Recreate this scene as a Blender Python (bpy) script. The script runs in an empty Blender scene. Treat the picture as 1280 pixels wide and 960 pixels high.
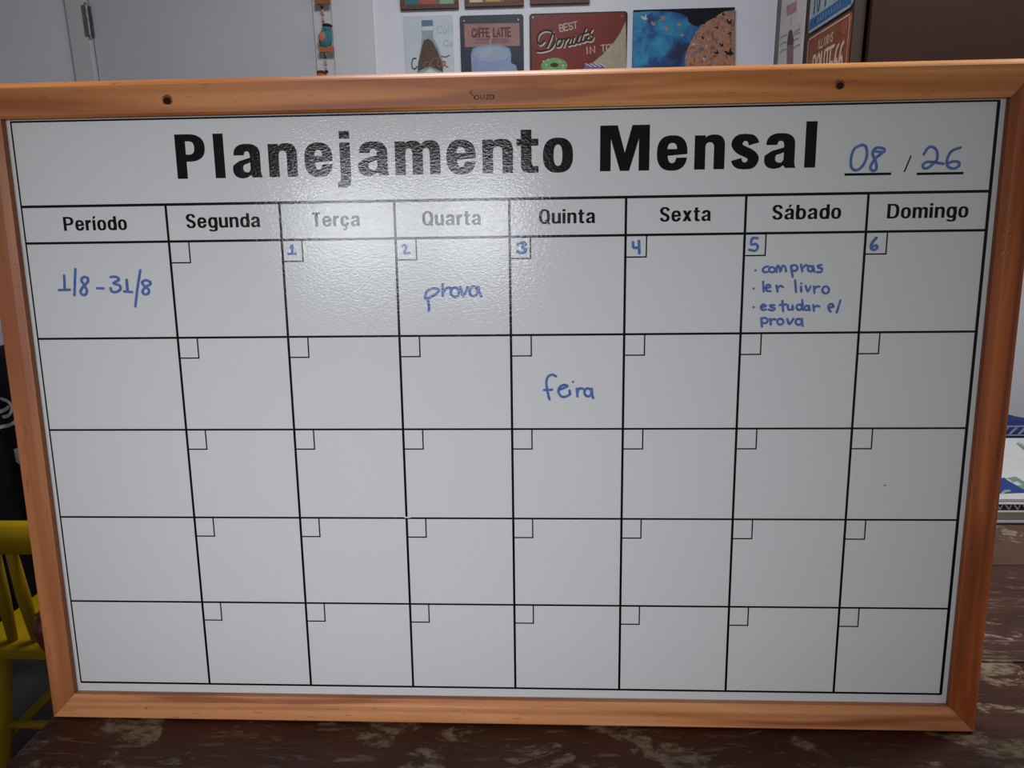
import bpy, bmesh, math, random
from mathutils import Vector, Matrix
from mathutils.geometry import tessellate_polygon

random.seed(4)
SC = bpy.context.scene
COL = SC.collection
PI = math.pi

# ------------------------------------------------------------------ camera, light, exposure
F_PX = 900.0                       # focal length in pixels of the 1280 wide frame
LEAN = math.radians(4.0)           # the board leans back by this much
TABLE_Z = 0.78
BOARD_H = 0.584                    # from the lower edge of the frame to the printed border on top
BOARD_BACK = 0.014
BASE = Vector((0, 0, TABLE_Z + BOARD_BACK * math.sin(LEAN) + 0.0004))   # lower edge of the panel plane
AX = Vector((1, 0, 0))
AZ = Vector((0, math.sin(LEAN), math.cos(LEAN)))       # up along the board
AY = Vector((0, math.cos(LEAN), -math.sin(LEAN)))      # away, into the board


def board_pt(lx, ly, lz):
    return BASE + AX * lx + AY * ly + AZ * lz


def board_dir(v):                   # (right, down, into) of the board -> world
    return AX * v[0] - AZ * v[1] + AY * v[2]


CAM_R = board_dir((0.99898806, 0.01245022, 0.04321854))
CAM_D = board_dir((-0.00483252, 0.98507237, -0.17207289))
CAM_F = board_dir((-0.04471574, 0.17168991, 0.9841357))
EYE = board_pt(0.046221, -0.654739, BOARD_H - 0.12589)

cam = bpy.data.objects.new('camera', bpy.data.cameras.new('camera'))
COL.objects.link(cam)
m = Matrix((CAM_R, -CAM_D, -CAM_F)).transposed().to_4x4()
m.translation = EYE
cam.matrix_world = m
cam.data.sensor_fit = 'HORIZONTAL'
cam.data.sensor_width = 36.0
cam.data.lens = F_PX * 36.0 / 1280.0
cam.data.clip_start = 0.02
SC.camera = cam

vs = SC.view_settings
vs.view_transform = 'Standard'
vs.look = 'None'
vs.exposure = 0.0
vs.gamma = 1.0
vs.use_curve_mapping = False

world = bpy.data.worlds.new('daylight')
SC.world = world
world.use_nodes = True
world.node_tree.nodes['Background'].inputs[0].default_value = (1.0, 0.985, 0.96, 1)
world.node_tree.nodes['Background'].inputs[1].default_value = 0.31


def area_light(name, loc, target, sx, sy, power, color, spread=180):
    li = bpy.data.lights.new(name, 'AREA')
    li.shape = 'RECTANGLE'
    li.size, li.size_y = sx, sy
    li.energy = power
    li.color = color
    li.spread = math.radians(spread)
    o = bpy.data.objects.new(name, li)
    COL.objects.link(o)
    o.location = loc
    o.rotation_euler = (Vector(target) - Vector(loc)).to_track_quat('-Z', 'Y').to_euler()
    return o


# daylight from the two casements of the window behind the photographer
area_light('window_daylight', (-0.78, -2.54, 1.55), (-0.12, 0.0, 1.03), 0.50, 0.42, 0.77, (0.90, 0.935, 1.0), 31)
area_light('window_daylight', (-0.27, -2.54, 1.55), (-0.12, 0.0, 1.03), 0.42, 0.42, 0.69, (0.90, 0.935, 1.0), 31)
# unseen overhead lights added behind the board, to brighten the back and right walls
area_light('overhead_fill_light', (-0.10, 0.45, 2.50), (-0.10, 0.80, 0.0), 0.50, 0.50, 21.0, (0.95, 0.96, 1.0))
area_light('overhead_fill_light', (1.45, 0.50, 2.50), (1.45, 0.75, 0.0), 0.40, 0.40, 12.0, (1.0, 0.97, 0.94))


# ------------------------------------------------------------------ unprojecting helpers
def ray(px, py):
    return CAM_F + CAM_R * ((px - 640.0) / F_PX) + CAM_D * ((py - 480.0) / F_PX)


def on_x(px, py, x):
    d = ray(px, py)
    return EYE + d * ((x - EYE.x) / d.x)


def on_y(px, py, y):
    d = ray(px, py)
    return EYE + d * ((y - EYE.y) / d.y)


def on_z(px, py, z):
    d = ray(px, py)
    return EYE + d * ((z - EYE.z) / d.z)


# ------------------------------------------------------------------ materials
def lin(c):
    return tuple(((v / 255.0) / 12.92 if v / 255.0 <= 0.04045 else ((v / 255.0 + 0.055) / 1.055) ** 2.4) for v in c) + (1.0,)


class NT:
    def __init__(self, name):
        self.m = bpy.data.materials.new(name)
        self.m.use_nodes = True
        self.t = self.m.node_tree
        self.b = self.t.nodes['Principled BSDF']

    def n(self, kind, **kw):
        nd = self.t.nodes.new(kind)
        for k, v in kw.items():
            if k.startswith('i_'):
                nd.inputs[k[2:].replace('_', ' ')].default_value = v
            else:
                setattr(nd, k, v)
        return nd

    def l(self, a, b):
        self.t.links.new(a, b)

    def coords(self, scale=(1, 1, 1), rot=(0, 0, 0)):
        tc = self.n('ShaderNodeTexCoord')
        mp = self.n('ShaderNodeMapping')
        mp.inputs['Scale'].default_value = scale
        mp.inputs['Rotation'].default_value = rot
        self.l(tc.outputs['Object'], mp.inputs['Vector'])
        return mp.outputs['Vector']

    def noise(self, vec, scale, detail=4, rough=0.55, dist=0.0):
        nd = self.n('ShaderNodeTexNoise')
        nd.inputs['Scale'].default_value = scale
        nd.inputs['Detail'].default_value = detail
        nd.inputs['Roughness'].default_value = rough
        nd.inputs['Distortion'].default_value = dist
        self.l(vec, nd.inputs['Vector'])
        return nd.outputs['Fac']

    def ramp(self, fac, stops):
        r = self.n('ShaderNodeValToRGB')
        e = r.color_ramp.elements
        while len(e) < len(stops):
            e.new(0.5)
        for i, (p, c) in enumerate(stops):
            e[i].position = p
            e[i].color = c if len(c) == 4 else lin(c)
        self.l(fac, r.inputs['Fac'])
        return r.outputs['Color']

    def mix(self, fac, a, b, mode='MIX'):
        x = self.n('ShaderNodeMix', data_type='RGBA', blend_type=mode)
        for sock, v in ((x.inputs['Factor'], fac), (x.inputs[6], a), (x.inputs[7], b)):
            if hasattr(v, 'links'):
                self.l(v, sock)
            else:
                sock.default_value = v
        return x.outputs[2]

    def bump(self, h, strength, dist=0.01):
        b = self.n('ShaderNodeBump')
        b.inputs['Strength'].default_value = strength
        b.inputs['Distance'].default_value = dist
        self.l(h, b.inputs['Height'])
        self.l(b.outputs['Normal'], self.b.inputs['Normal'])

    def base(self, v):
        if hasattr(v, 'links'):
            self.l(v, self.b.inputs['Base Color'])
        else:
            self.b.inputs['Base Color'].default_value = v


def plain(name, rgb, rough=0.6, var=0.08, scale=30, spec=0.25, metal=0.0, bump=0.0):
    t = NT(name)
    v = t.coords()
    f = t.noise(v, scale, 3)
    c = lin(rgb)
    lo = tuple(x * (1 - var) for x in c[:3]) + (1,)
    hi = tuple(min(1, x * (1 + var)) for x in c[:3]) + (1,)
    t.base(t.ramp(f, [(0.3, lo), (0.7, hi)]))
    t.b.inputs['Roughness'].default_value = rough
    t.b.inputs['Specular IOR Level'].default_value = spec
    t.b.inputs['Metallic'].default_value = metal
    if bump:
        t.bump(t.noise(v, scale * 4, 3), bump, 0.002)
    return t.m


def laminate(name, rgb, var=0.0):
    """glossy, slightly rippled laminate over print; the ripple shows in the window's reflection"""
    t = NT(name)
    v = t.coords()
    c = lin(rgb)
    if var:
        f = t.noise(v, 260, 2)
        t.base(t.ramp(f, [(0.3, tuple(x * (1 - var) for x in c[:3]) + (1,)), (0.75, tuple(min(1, x * (1 + var)) for x in c[:3]) + (1,))]))
    else:
        t.base(c)
    t.b.inputs['Roughness'].default_value = BOARD_ROUGH
    t.b.inputs['Specular IOR Level'].default_value = 0.18
    vs2 = t.coords(scale=(1, 1, 1.9), rot=(0, math.radians(12), 0))
    t.bump(t.noise(vs2, 330, 2, 0.5, 0.4), 0.062, 0.002)
    return t.m


BOARD_ROUGH = 0.12


def pine(name, rgb_light, rgb_mid, rgb_dark, seed, rough=0.42):
    t = NT(name)
    v = t.coords(scale=(1.0, 9.0, 16.0))
    v2 = t.coords(scale=(7.0, 30.0, 46.0))
    for nd in t.t.nodes:
        if nd.type == 'MAPPING':
            nd.inputs['Location'].default_value = (seed * 3.7, seed * 1.3, seed * 2.1)
    broad = t.noise(v, 2.6, 2, 0.5, 0.9)
    w = t.n('ShaderNodeTexWave', wave_type='BANDS', bands_direction='Z')
    w.inputs['Scale'].default_value = 1.1
    w.inputs['Distortion'].default_value = 5.0
    w.inputs['Detail'].default_value = 2.0
    w.inputs['Detail Scale'].default_value = 0.7
    t.l(v, w.inputs['Vector'])
    c = t.ramp(broad, [(0.38, rgb_light), (0.52, rgb_mid), (0.66, rgb_dark)])
    c = t.mix(t.ramp(w.outputs['Fac'], [(0.0, (0, 0, 0, 1)), (0.62, (0.0, 0.0, 0.0, 1)), (1.0, (0.38, 0.38, 0.38, 1))]), c, lin(rgb_dark))
    fine = t.noise(v2, 9.0, 3)
    c = t.mix(t.ramp(fine, [(0.63, (0, 0, 0, 1)), (0.74, (0.6, 0.6, 0.6, 1))]), c, lin(tuple(int(x * 0.72) for x in rgb_dark)))
    t.base(c)
    t.b.inputs['Roughness'].default_value = rough
    t.b.inputs['Specular IOR Level'].default_value = 0.32
    t.bump(fine, 0.08, 0.001)
    return t.m


def worn_table(name, paint, paint2, bare, flake, streak, seed, streak_mix=0.7):
    """old paint with flaked patches (flake = threshold) and fine scratches along the plank (streak = threshold)"""
    t = NT(name)
    v = t.coords(scale=(1.0, 1.9, 1.9))
    vs_ = t.coords(scale=(1.0, 7.0, 7.0))
    v2 = t.coords(scale=(1.0, 2.0, 2.0))
    for nd in [q for q in t.t.nodes if q.type == 'MAPPING']:
        nd.inputs['Location'].default_value = (seed * 2.3, seed * 1.7, seed)
    big = t.noise(v, 8.0, 7, 0.66, 0.8)
    grit = t.noise(v2, 60, 5, 0.7, 0.3)
    streaks = t.noise(vs_, 21, 7, 0.72, 0.5)
    zone = t.noise(v2, 4.5, 2)
    fm = t.ramp(big, [(flake, (0, 0, 0, 1)), (flake + 0.025, (1, 1, 1, 1))])
    fm = t.mix(1.0, fm, t.ramp(grit, [(0.40, (0.15, 0.15, 0.15, 1)), (0.50, (1, 1, 1, 1))]), 'MULTIPLY')
    sm = t.ramp(streaks, [(streak, (0, 0, 0, 1)), (streak + 0.06, (streak_mix,) * 3 + (1,))])
    sm = t.mix(1.0, sm, t.ramp(zone, [(0.36, (0.25, 0.25, 0.25, 1)), (0.56, (1, 1, 1, 1))]), 'MULTIPLY')
    pc = t.ramp(t.noise(v, 14, 4), [(0.34, paint), (0.66, paint2)])
    bc = t.ramp(grit, [(0.34, tuple(int(x * 0.66) for x in bare)), (0.52, bare), (0.66, tuple(min(255, int(x * 1.22)) for x in bare))])
    c = t.mix(sm, pc, bc)
    c = t.mix(fm, c, bc)
    tq = t.ramp(t.noise(v2, 7.0, 2), [(0.68, (0, 0, 0, 1)), (0.70, (0.7, 0.7, 0.7, 1))])
    c = t.mix(t.mix(1.0, tq, fm, 'MULTIPLY'), c, lin((84, 132, 120)))
    t.base(c)
    t.l(t.ramp(fm, [(0.0, (0.42, 0.42, 0.42, 1)), (1.0, (0.8, 0.8, 0.8, 1))]), t.b.inputs['Roughness'])
    t.b.inputs['Specular IOR Level'].default_value = 0.28
    t.bump(t.mix(0.5, big, streaks), 0.3, 0.004)
    return t.m


M = {}
M['panel'] = laminate('board_laminate', (206, 206, 206))
M['ink'] = laminate('printed_black', (9, 9, 11))
M['marker'] = laminate('blue_marker', (84, 110, 168), 0.30)
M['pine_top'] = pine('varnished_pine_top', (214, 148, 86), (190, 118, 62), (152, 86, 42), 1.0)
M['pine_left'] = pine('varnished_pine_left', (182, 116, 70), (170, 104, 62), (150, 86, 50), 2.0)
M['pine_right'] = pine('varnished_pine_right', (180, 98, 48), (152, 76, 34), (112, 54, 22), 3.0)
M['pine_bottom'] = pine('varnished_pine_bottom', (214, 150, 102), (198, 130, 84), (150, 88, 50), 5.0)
M['hole'] = plain('drilled_hole', (30, 17, 10), 0.9)
M['knot_rim'] = plain('chipped_rim', (120, 70, 38), 0.8)
M['pencil'] = plain('pen_on_wood', (46, 30, 8), 0.7)
M['scuff'] = plain('pale_scuff', (196, 140, 122), 0.8)
M['metal'] = plain('dull_steel', (120, 120, 124), 0.4, metal=1.0)
M['hinge'] = plain('dark_hinge_metal', (126, 124, 128), 0.4, 0.3, 120, metal=0.6)
M['wall'] = plain('white_wall_paint', (214, 215, 222), 0.75, 0.02, 6, bump=0.05)
M['door'] = plain('white_door_paint', (190, 190, 196), 0.5, 0.02, 5)
M['trim'] = plain('white_trim_paint', (196, 198, 200), 0.5, 0.02, 5)
M['floor'] = plain('dark_floor_tile', (52, 51, 50), 0.45, 0.15, 8)
M['table_a'] = worn_table('worn_plank_dark', (54, 27, 18), (72, 35, 24), (116, 100, 80), 0.548, 0.57, 1.0)
M['table_b'] = worn_table('worn_plank_scratched', (62, 38, 31), (80, 50, 41), (126, 108, 94), 0.64, 0.55, 4.0)
M['table_c'] = worn_table('worn_plank_grey', (92, 70, 56), (78, 56, 46), (132, 114, 96), 0.60, 0.57, 7.0, 0.5)
M['table_leg'] = worn_table('worn_table_leg', (50, 27, 21), (66, 35, 27), (128, 112, 92), 0.63, 0.66, 2.0)
M['yellow'] = plain('yellow_chair_paint', (160, 130, 5), 0.45, 0.10, 14, bump=0.05)
M['black_cloth'] = plain('black_cloth', (17, 17, 19), 0.95, 0.3, 40, spec=0.2, bump=0.2)
M['white_print'] = plain('greyish_white_print', (176, 176, 180), 0.8)
M['black_metal'] = plain('black_metal', (22, 22, 24), 0.4)
M['leather'] = plain('red_brown_leather', (76, 36, 32), 0.38, 0.15, 60, bump=0.15)
M['cabinet'] = plain('dark_brown_laminate', (54, 30, 21), 0.5, 0.06, 4)
M['cabinet_edge'] = plain('grey_brown_edge_band', (66, 54, 50), 0.5, 0.05, 8)
M['cabinet_gap'] = plain('dark_recess', (10, 8, 8), 0.9)
M['paper'] = plain('white_paper', (224, 222, 216), 0.8, 0.03, 30)


# ------------------------------------------------------------------ objects
def link(name, me, mat, parent=None):
    o = bpy.data.objects.new(name, me)
    COL.objects.link(o)
    if mat is not None:
        for x in (mat if isinstance(mat, (list, tuple)) else [mat]):
            me.materials.append(x)
    if parent is not None:
        o.parent = parent
    return o


def from_bm(name, bm, mat, parent=None, smooth=False):
    bmesh.ops.recalc_face_normals(bm, faces=bm.faces)
    me = bpy.data.meshes.new(name)
    bm.to_mesh(me)
    bm.free()
    if smooth:
        for p in me.polygons:
            p.use_smooth = True
    return link(name, me, mat, parent)


def tag(o, label=None, cat=None, group=None, kind=None):
    for k, v in (('label', label), ('category', cat), ('group', group), ('kind', kind)):
        if v:
            o[k] = v
    return o


def thing(name, loc, label, cat, group=None, rot=(0, 0, 0)):
    o = bpy.data.objects.new(name, None)
    COL.objects.link(o)
    o.empty_display_size = 0.05
    o.location = loc
    o.rotation_euler = rot
    return tag(o, label, cat, group)


def box(bm, a, b, bevel=0.0, seg=2, mat=0):
    a = Vector(a)
    b = Vector(b)
    r = bmesh.ops.create_cube(bm, size=1.0)
    vsx = r['verts']
    bmesh.ops.scale(bm, vec=b - a, verts=vsx)
    bmesh.ops.translate(bm, vec=(a + b) / 2, verts=vsx)
    fs = set(f for v in vsx for f in v.link_faces)
    for f in fs:
        f.material_index = mat
    if bevel:
        es = list(set(e for v in vsx for e in v.link_edges))
        bmesh.ops.bevel(bm, geom=es, offset=bevel, segments=seg, affect='EDGES', profile=0.5)


def tube(bm, pts, radii, seg=12, caps=True):
    pts = [Vector(p) for p in pts]
    if not hasattr(radii, '__len__'):
        radii = [radii] * len(pts)
    rings = []
    prev = None
    for i, p in enumerate(pts):
        d = (pts[min(i + 1, len(pts) - 1)] - pts[max(i - 1, 0)]).normalized()
        if prev is None:
            u = d.cross(Vector((0, 0, 1)) if abs(d.z) < 0.9 else Vector((1, 0, 0))).normalized()
        else:
            u = (prev - d * prev.dot(d)).normalized()
        prev = u
        w = d.cross(u)
        rings.append([bm.verts.new(p + (u * math.cos(2 * PI * k / seg) + w * math.sin(2 * PI * k / seg)) * radii[i]) for k in range(seg)])
    for a, b in zip(rings, rings[1:]):
        for k in range(seg):
            bm.faces.new((a[k], a[(k + 1) % seg], b[(k + 1) % seg], b[k]))
    if caps:
        bm.faces.new(rings[0][::-1])
        bm.faces.new(rings[-1])


def catmull(pts, n=6):
    if len(pts) < 3:
        return list(pts)
    q = [pts[0]] + list(pts) + [pts[-1]]
    out = []
    for i in range(1, len(q) - 2):
        p0, p1, p2, p3 = q[i - 1:i + 3]
        for k in range(n):
            t = k / n
            out.append(tuple(0.5 * (2 * b + (c - a) * t + (2 * a - 5 * b + 4 * c - d) * t * t + (3 * b - a - 3 * c + d) * t ** 3)
                             for a, b, c, d in zip(p0, p1, p2, p3)))
    out.append(tuple(pts[-1]))
    return out


# flat print: polygons in a local (x, z) plane at a given y
class Print:
    def __init__(self):
        self.v, self.f, self.mi = [], [], []

    def poly(self, outer, holes=(), y=0.0, mat=0):
        loops = [[Vector((p[0], p[1], 0)) for p in outer]] + [[Vector((p[0], p[1], 0)) for p in h] for h in holes]
        n0 = len(self.v)
        for lp in loops:
            self.v += [(p.x, y, p.y) for p in lp]
        for t in tessellate_polygon(loops):
            a, b, c = (self.v[n0 + i] for i in t)
            if abs((b[0] - a[0]) * (c[2] - a[2]) - (b[2] - a[2]) * (c[0] - a[0])) < 1e-13:
                continue
            t = tuple(n0 + i for i in t)
            if (b[0] - a[0]) * (c[2] - a[2]) - (b[2] - a[2]) * (c[0] - a[0]) < 0:
                t = t[::-1]
            self.f.append(t)
            self.mi.append(mat)

    def rect(self, x0, z0, x1, z1, y=0.0, mat=0):
        self.poly([(x0, z0), (x1, z0), (x1, z1), (x0, z1)], (), y, mat)

    def disc(self, x, z, rx, rz=None, n=14, y=0.0, mat=0):
        rz = rx if rz is None else rz
        self.poly([(x + rx * math.cos(2 * PI * k / n), z + rz * math.sin(2 * PI * k / n)) for k in range(n)], (), y, mat)

    def ribbon(self, pts, w, y=0.0, mat=0, smooth=True, w2=None):
        """a pen stroke: one strip with rounded ends; strokes lie a hair above each other"""
        pts = catmull([tuple(p) for p in pts]) if smooth else [tuple(p) for p in pts]
        q = [Vector(pts[0])]
        for p in pts[1:]:
            if (Vector(p) - q[-1]).length > w * 0.12:
                q.append(Vector(p))
        if len(q) < 2:
            q.append(q[0] + Vector((w * 0.2, 0)))
        n = len(q)
        self.rb = getattr(self, 'rb', -1) + 1
        y0 = y - 4e-5 * (self.rb % 8)
        rows = []
        for i, p in enumerate(q):
            d0 = (q[i] - q[i - 1]).normalized() if i else (q[1] - q[0]).normalized()
            d1 = (q[i + 1] - q[i]).normalized() if i + 1 < n else d0
            d = d0 + d1
            d = d.normalized() if d.length > 0.2 else d1
            k = min(1.6, 1.0 / max(0.4, d.dot(d1)))
            ww = (w if w2 is None else w + (w2 - w) * i / (n - 1)) / 2
            nn = Vector((-d.y, d.x)) * ww * k
            yy = y0 - 3e-5 * i / n
            rows.append((p, d, ww, yy, len(self.v)))
            self.v += [(p.x + nn.x, yy, p.y + nn.y), (p.x - nn.x, yy, p.y - nn.y)]
        for r0, r1 in zip(rows, rows[1:]):
            i0, i1 = r0[4], r1[4]
            self.f.append((i0 + 1, i1 + 1, i1, i0))
            self.mi.append(mat)
        for (p, d, ww, yy, i0), sg in ((rows[0], -1), (rows[-1], 1)):
            n0 = len(self.v)
            nn = Vector((-d.y, d.x))
            arc = []
            for k in range(1, 6):
                an = PI * k / 6
                v = p + nn * (ww * math.cos(an)) + d * (sg * ww * math.sin(an))
                self.v.append((v.x, yy, v.y))
                arc.append(n0 + k - 1)
            f = (i0,) + tuple(arc) + (i0 + 1,)
            self.f.append(f if sg < 0 else f[::-1])
            self.mi.append(mat)

    def build(self, name, mat, parent=None):
        me = bpy.data.meshes.new(name)
        me.from_pydata(self.v, [], self.f)
        o = link(name, me, mat, parent)
        for p, i in zip(me.polygons, self.mi):
            p.material_index = i
        me.update()
        return o


# ------------------------------------------------------------------ heavy condensed lettering, drawn as outlines
def sup(cx, cy, rx, ry, a0, a1, n=14, e=2.5):
    o = []
    for k in range(n + 1):
        a = math.radians(a0 + (a1 - a0) * k / n)
        c, s = math.cos(a), math.sin(a)
        o.append((cx + rx * math.copysign(abs(c) ** (2 / e), c), cy + ry * math.copysign(abs(s) ** (2 / e), s)))
    return o


def rc(x0, y0, x1, y1):
    return ([(x0, y0), (x1, y0), (x1, y1), (x0, y1)], [])


def stroke_poly(pts, ws):
    c = catmull(pts, 8)
    n = len(c)
    L, R = [], []
    for i, p in enumerate(c):
        a, b = Vector(c[max(0, i - 1)]), Vector(c[min(n - 1, i + 1)])
        d = (b - a).normalized()
        nn = Vector((-d.y, d.x))
        t = i / (n - 1) * (len(ws) - 1)
        k = min(int(t), len(ws) - 2)
        w = ws[k] + (ws[k + 1] - ws[k]) * (t - k)
        L.append(tuple(Vector(p) + nn * w / 2))
        R.append(tuple(Vector(p) - nn * w / 2))
    return [([L[i], R[i], R[i + 1], L[i + 1]], []) for i in range(n - 1)]


def glyph(ch, W, s, h, X=0.745):
    """shapes of one letter, cap height 1, in a box W wide; s = stem, h = horizontal stroke"""
    o = 0.014

    def ring(y0, y1, x0=0.0, x1=None, hh=h):
        x1 = W if x1 is None else x1
        cx, cy = (x0 + x1) / 2, (y0 + y1) / 2
        return (sup(cx, cy, (x1 - x0) / 2, (y1 - y0) / 2, 0, 360, 44)[:-1],
                [sup(cx, cy, (x1 - x0) / 2 - s, (y1 - y0) / 2 - hh, 0, 360, 32)[:-1]])

    def arch(x0, x1, flip=False):        # arch springing from a stem at x0, its right leg ending at x1
        cx = (x0 + s * 0.75 + x1) / 2
        ci = (x0 + x1) / 2
        p = [(x0 + s * 0.6, X - 0.17)] + sup(cx, X - 0.24, x1 - cx, 0.24 + o, 180 - 25, 0, 16) + [(x1, 0), (x1 - s, 0)]
        p += sup(ci, X - 0.28, (x1 - x0) / 2 - s, 0.28 - h, 0, 180, 12) + [(x0 + s * 0.6, X - 0.30)]
        return (p, [])

    def acute(cx):
        return ([(cx - 0.07, X + 0.075), (cx + 0.04, X + 0.075), (cx + 0.17, X + 0.27), (cx - 0.02, X + 0.27)], [])

    if ch == 'l':
        return [rc(0, 0, W, 1)]
    if ch in 'ií':
        return [rc(0, 0, s, X), rc(0, 0.84, s, 1.0) if ch == 'i' else acute(s / 2)]
    if ch == 'j':
        x0 = W - s
        hook = [(x0, 0.3), (W, 0.3), (W, -0.06)] + sup(W - 0.20, -0.07, 0.20, 0.20, 0, -90, 8) + [(0, -0.27), (0, -0.135)] + sup(x0 - 0.06, -0.05, 0.06, 0.08, -90, 0, 6)
        return [rc(x0, 0.25, W, X), (hook, []), rc(x0, 0.83, W, 1.0)]
    if ch == 'P':
        y0 = 0.385
        out = [(s * 0.5, y0)] + [(W * 0.45, y0)] + sup(W * 0.45, (1 + y0) / 2, W * 0.55, (1 - y0) / 2, -90, 90, 24, 2.4) + [(s * 0.5, 1)]
        hole = [(s, y0 + h * 1.05)] + sup(W * 0.45, (1 + y0) / 2, W * 0.55 - s * 1.03, (1 - y0) / 2 - h * 1.05, -90, 90, 16, 2.6) + [(s, 1 - h * 1.05)]
        return [rc(0, 0, s, 1), (out, [hole])]
    if ch == 'D':
        out = [(0, 0), (W * 0.4, 0)] + sup(W * 0.4, 0.5, W * 0.6, 0.5, -90, 90, 28, 2.9) + [(0, 1)]
        hole = [(s, h), (W * 0.4, h)] + sup(W * 0.4, 0.5, W * 0.6 - s, 0.5 - h, -90, 90, 20, 3.0) + [(s, 1 - h)]
        return [(out, [hole])]
    if ch == 'n':
        return [rc(0, 0, s, X), arch(0, W)]
    if ch == 'm':
        x1 = (W + s) / 2
        return [rc(0, 0, s, X), arch(0, x1), arch(x1 - s, W)]
    if ch == 'u':
        return [([(W - x, X - y) for x, y in p], [[(W - x, X - y) for x, y in q] for q in hs]) for p, hs in (rc(0, 0, s, X), arch(0, W))]
    if ch == 'r':
        p = [(s * 0.6, X - 0.24)] + sup(W, X - 0.20, W - s * 0.75, 0.21, 160, 90, 8) + [(W, X - h * 1.35)] + sup(W, X - 0.34, W - s * 0.98, 0.34 - h * 1.35, 90, 180, 8) + [(s * 0.6, X - 0.4)]
        return [rc(0, 0, s, X), (p, [])]
    if ch == 'o':
        return [ring(-o, X + o)]
    if ch == 'Q':
        return [ring(-o, 1 + o), ([(W * 0.50, 0.22), (W * 0.62, 0.30), (W * 1.02, 0.03), (W * 0.90, -0.09)], [])]
    if ch in 'dgb':
        st = rc(W - s, 0, W, 1 if ch == 'd' else X)
        bowl = (sup(W * 0.52, X / 2, W * 0.52, X / 2 + o, 0, 360, 40)[:-1], [sup(W / 2, X / 2, W / 2 - s, X / 2 - h, 0, 360, 28)[:-1]])
        if ch == 'b':
            return [rc(0, 0, s, 1), ([(W - x, y) for x, y in bowl[0]], [[(W - x, y) for x, y in bowl[1][0]]])]
        if ch == 'd':
            return [st, bowl]
        yb = -0.27
        hook = [(W - s, 0.2), (W, 0.2), (W, yb + 0.2)] + sup(W * 0.5, yb + 0.2, W * 0.5, 0.2, 0, -165, 16) + [(s * 0.95, yb + 0.17)] + sup(W * 0.5, yb + 0.2, W * 0.5 - s, 0.2 - h * 0.9, -170, 0, 12)
        return [st, bowl, (hook, [])]
    if ch in 'eç':
        cx, cy, rx, ry = W / 2, X / 2, W / 2, X / 2 + o
        if ch == 'e':
            yb, yt = 0.345, 0.27
            out = [(W, yb)] + sup(cx, cy, rx, ry, 4, 180, 22) + sup(cx, cy, rx, ry, 184, 340, 22)
            out = [q for q in out]
            out += [(W - 0.004, yt), (W - s, yt)] + sup(cx, cy, rx - s, X / 2 - h, -30, -180, 14) + [(s, yb)]
            hole = [(s, yb + 0.115), (W - s * 0.97, yb + 0.115)] + sup(cx, yb + 0.10, rx - s * 0.97, X - h - yb - 0.10, 8, 172, 14)
            return [(out, [hole])]
        out = [(W, X - 0.28)] + sup(cx, cy, rx, ry, 38, 322, 36) + [(W, 0.27), (W - s * 0.98, 0.27)] + sup(cx, cy, rx - s, X / 2 - h, -35, -325, 24) + [(W - s * 0.98, X - 0.28)]
        return [(out, [])] + stroke_poly([(cx, 0.03), (cx + 0.10, -0.09), (cx + 0.05, -0.21), (cx - 0.14, -0.22)], [0.10, 0.12, 0.10])
    if ch in 'aá':
        xr = W - 0.035
        yh = X - 0.24
        hook = [(0.035, yh)] + sup(W * 0.5, yh, W * 0.5 - 0.035, 0.24 + o, 172, 0, 22) + [(xr, 0.13), (xr + 0.012, 0.05), (W, 0), (W - s * 0.98, 0), (xr - s, 0.06)]
        hook += [(xr - s, yh - 0.06)] + sup(W * 0.5, yh - 0.03, xr - s - W * 0.5, 0.27 - h, 0, 180, 12) + [(W * 0.5 - (xr - s - W * 0.5), yh)]
        bowl_o = [(xr - s * 0.5, 0.475)] + [(W * 0.50, 0.43), (W * 0.22, 0.375), (W * 0.06, 0.30)] + sup(W * 0.36, 0.20, W * 0.36, 0.20 + o, 165, 270, 14) + [(W * 0.50, 0.01), (xr - s * 0.75, 0.10), (xr - s * 0.5, 0.13)]
        bowl_h = [(xr - s, 0.345), (W * 0.47, 0.305)] + sup(W * 0.50, 0.215, W * 0.50 - s * 1.0, 0.095, 120, 280, 10) + [(xr - s - 0.02, 0.155), (xr - s, 0.19)]
        r = [(hook, []), (bowl_o, [bowl_h])]
        return r + ([acute(W / 2)] if ch == 'á' else [])
    if ch in 'sS':
        H = X if ch == 's' else 1.0
        a = 0.5 * h
        cy1, cy0 = H * 0.5 + (H * 0.5 + o - a) * 0.49, H * 0.5 - (H * 0.5 + o - a) * 0.49
        ry1, ry0 = H - a + o - cy1, cy0 - (a - o)
        rx = W / 2 - s / 2
        pts = [(W / 2 + rx * math.cos(math.radians(q)), cy1 + ry1 * math.sin(math.radians(q))) for q in (4, 25, 50, 75, 100, 125, 150, 178)]
        pts += [(W * 0.5 - rx * 0.62, H * 0.58), (W * 0.5, H * 0.5), (W * 0.5 + rx * 0.62, H * 0.42)]
        pts += [(W / 2 + rx * math.cos(math.radians(q)), cy0 + ry0 * math.sin(math.radians(q))) for q in (2, -30, -55, -80, -105, -130, -155, -176)]
        ws = [s, s * 0.96, s * 0.85, h * 1.02, h, s * 0.85, s * 0.97, s * 1.0, s * 0.92, s * 0.90, s * 0.92, s * 1.0, s * 0.97, s * 0.85, h, h * 1.02, s * 0.85, s * 0.96, s]
        return stroke_poly(pts, ws)
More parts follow.
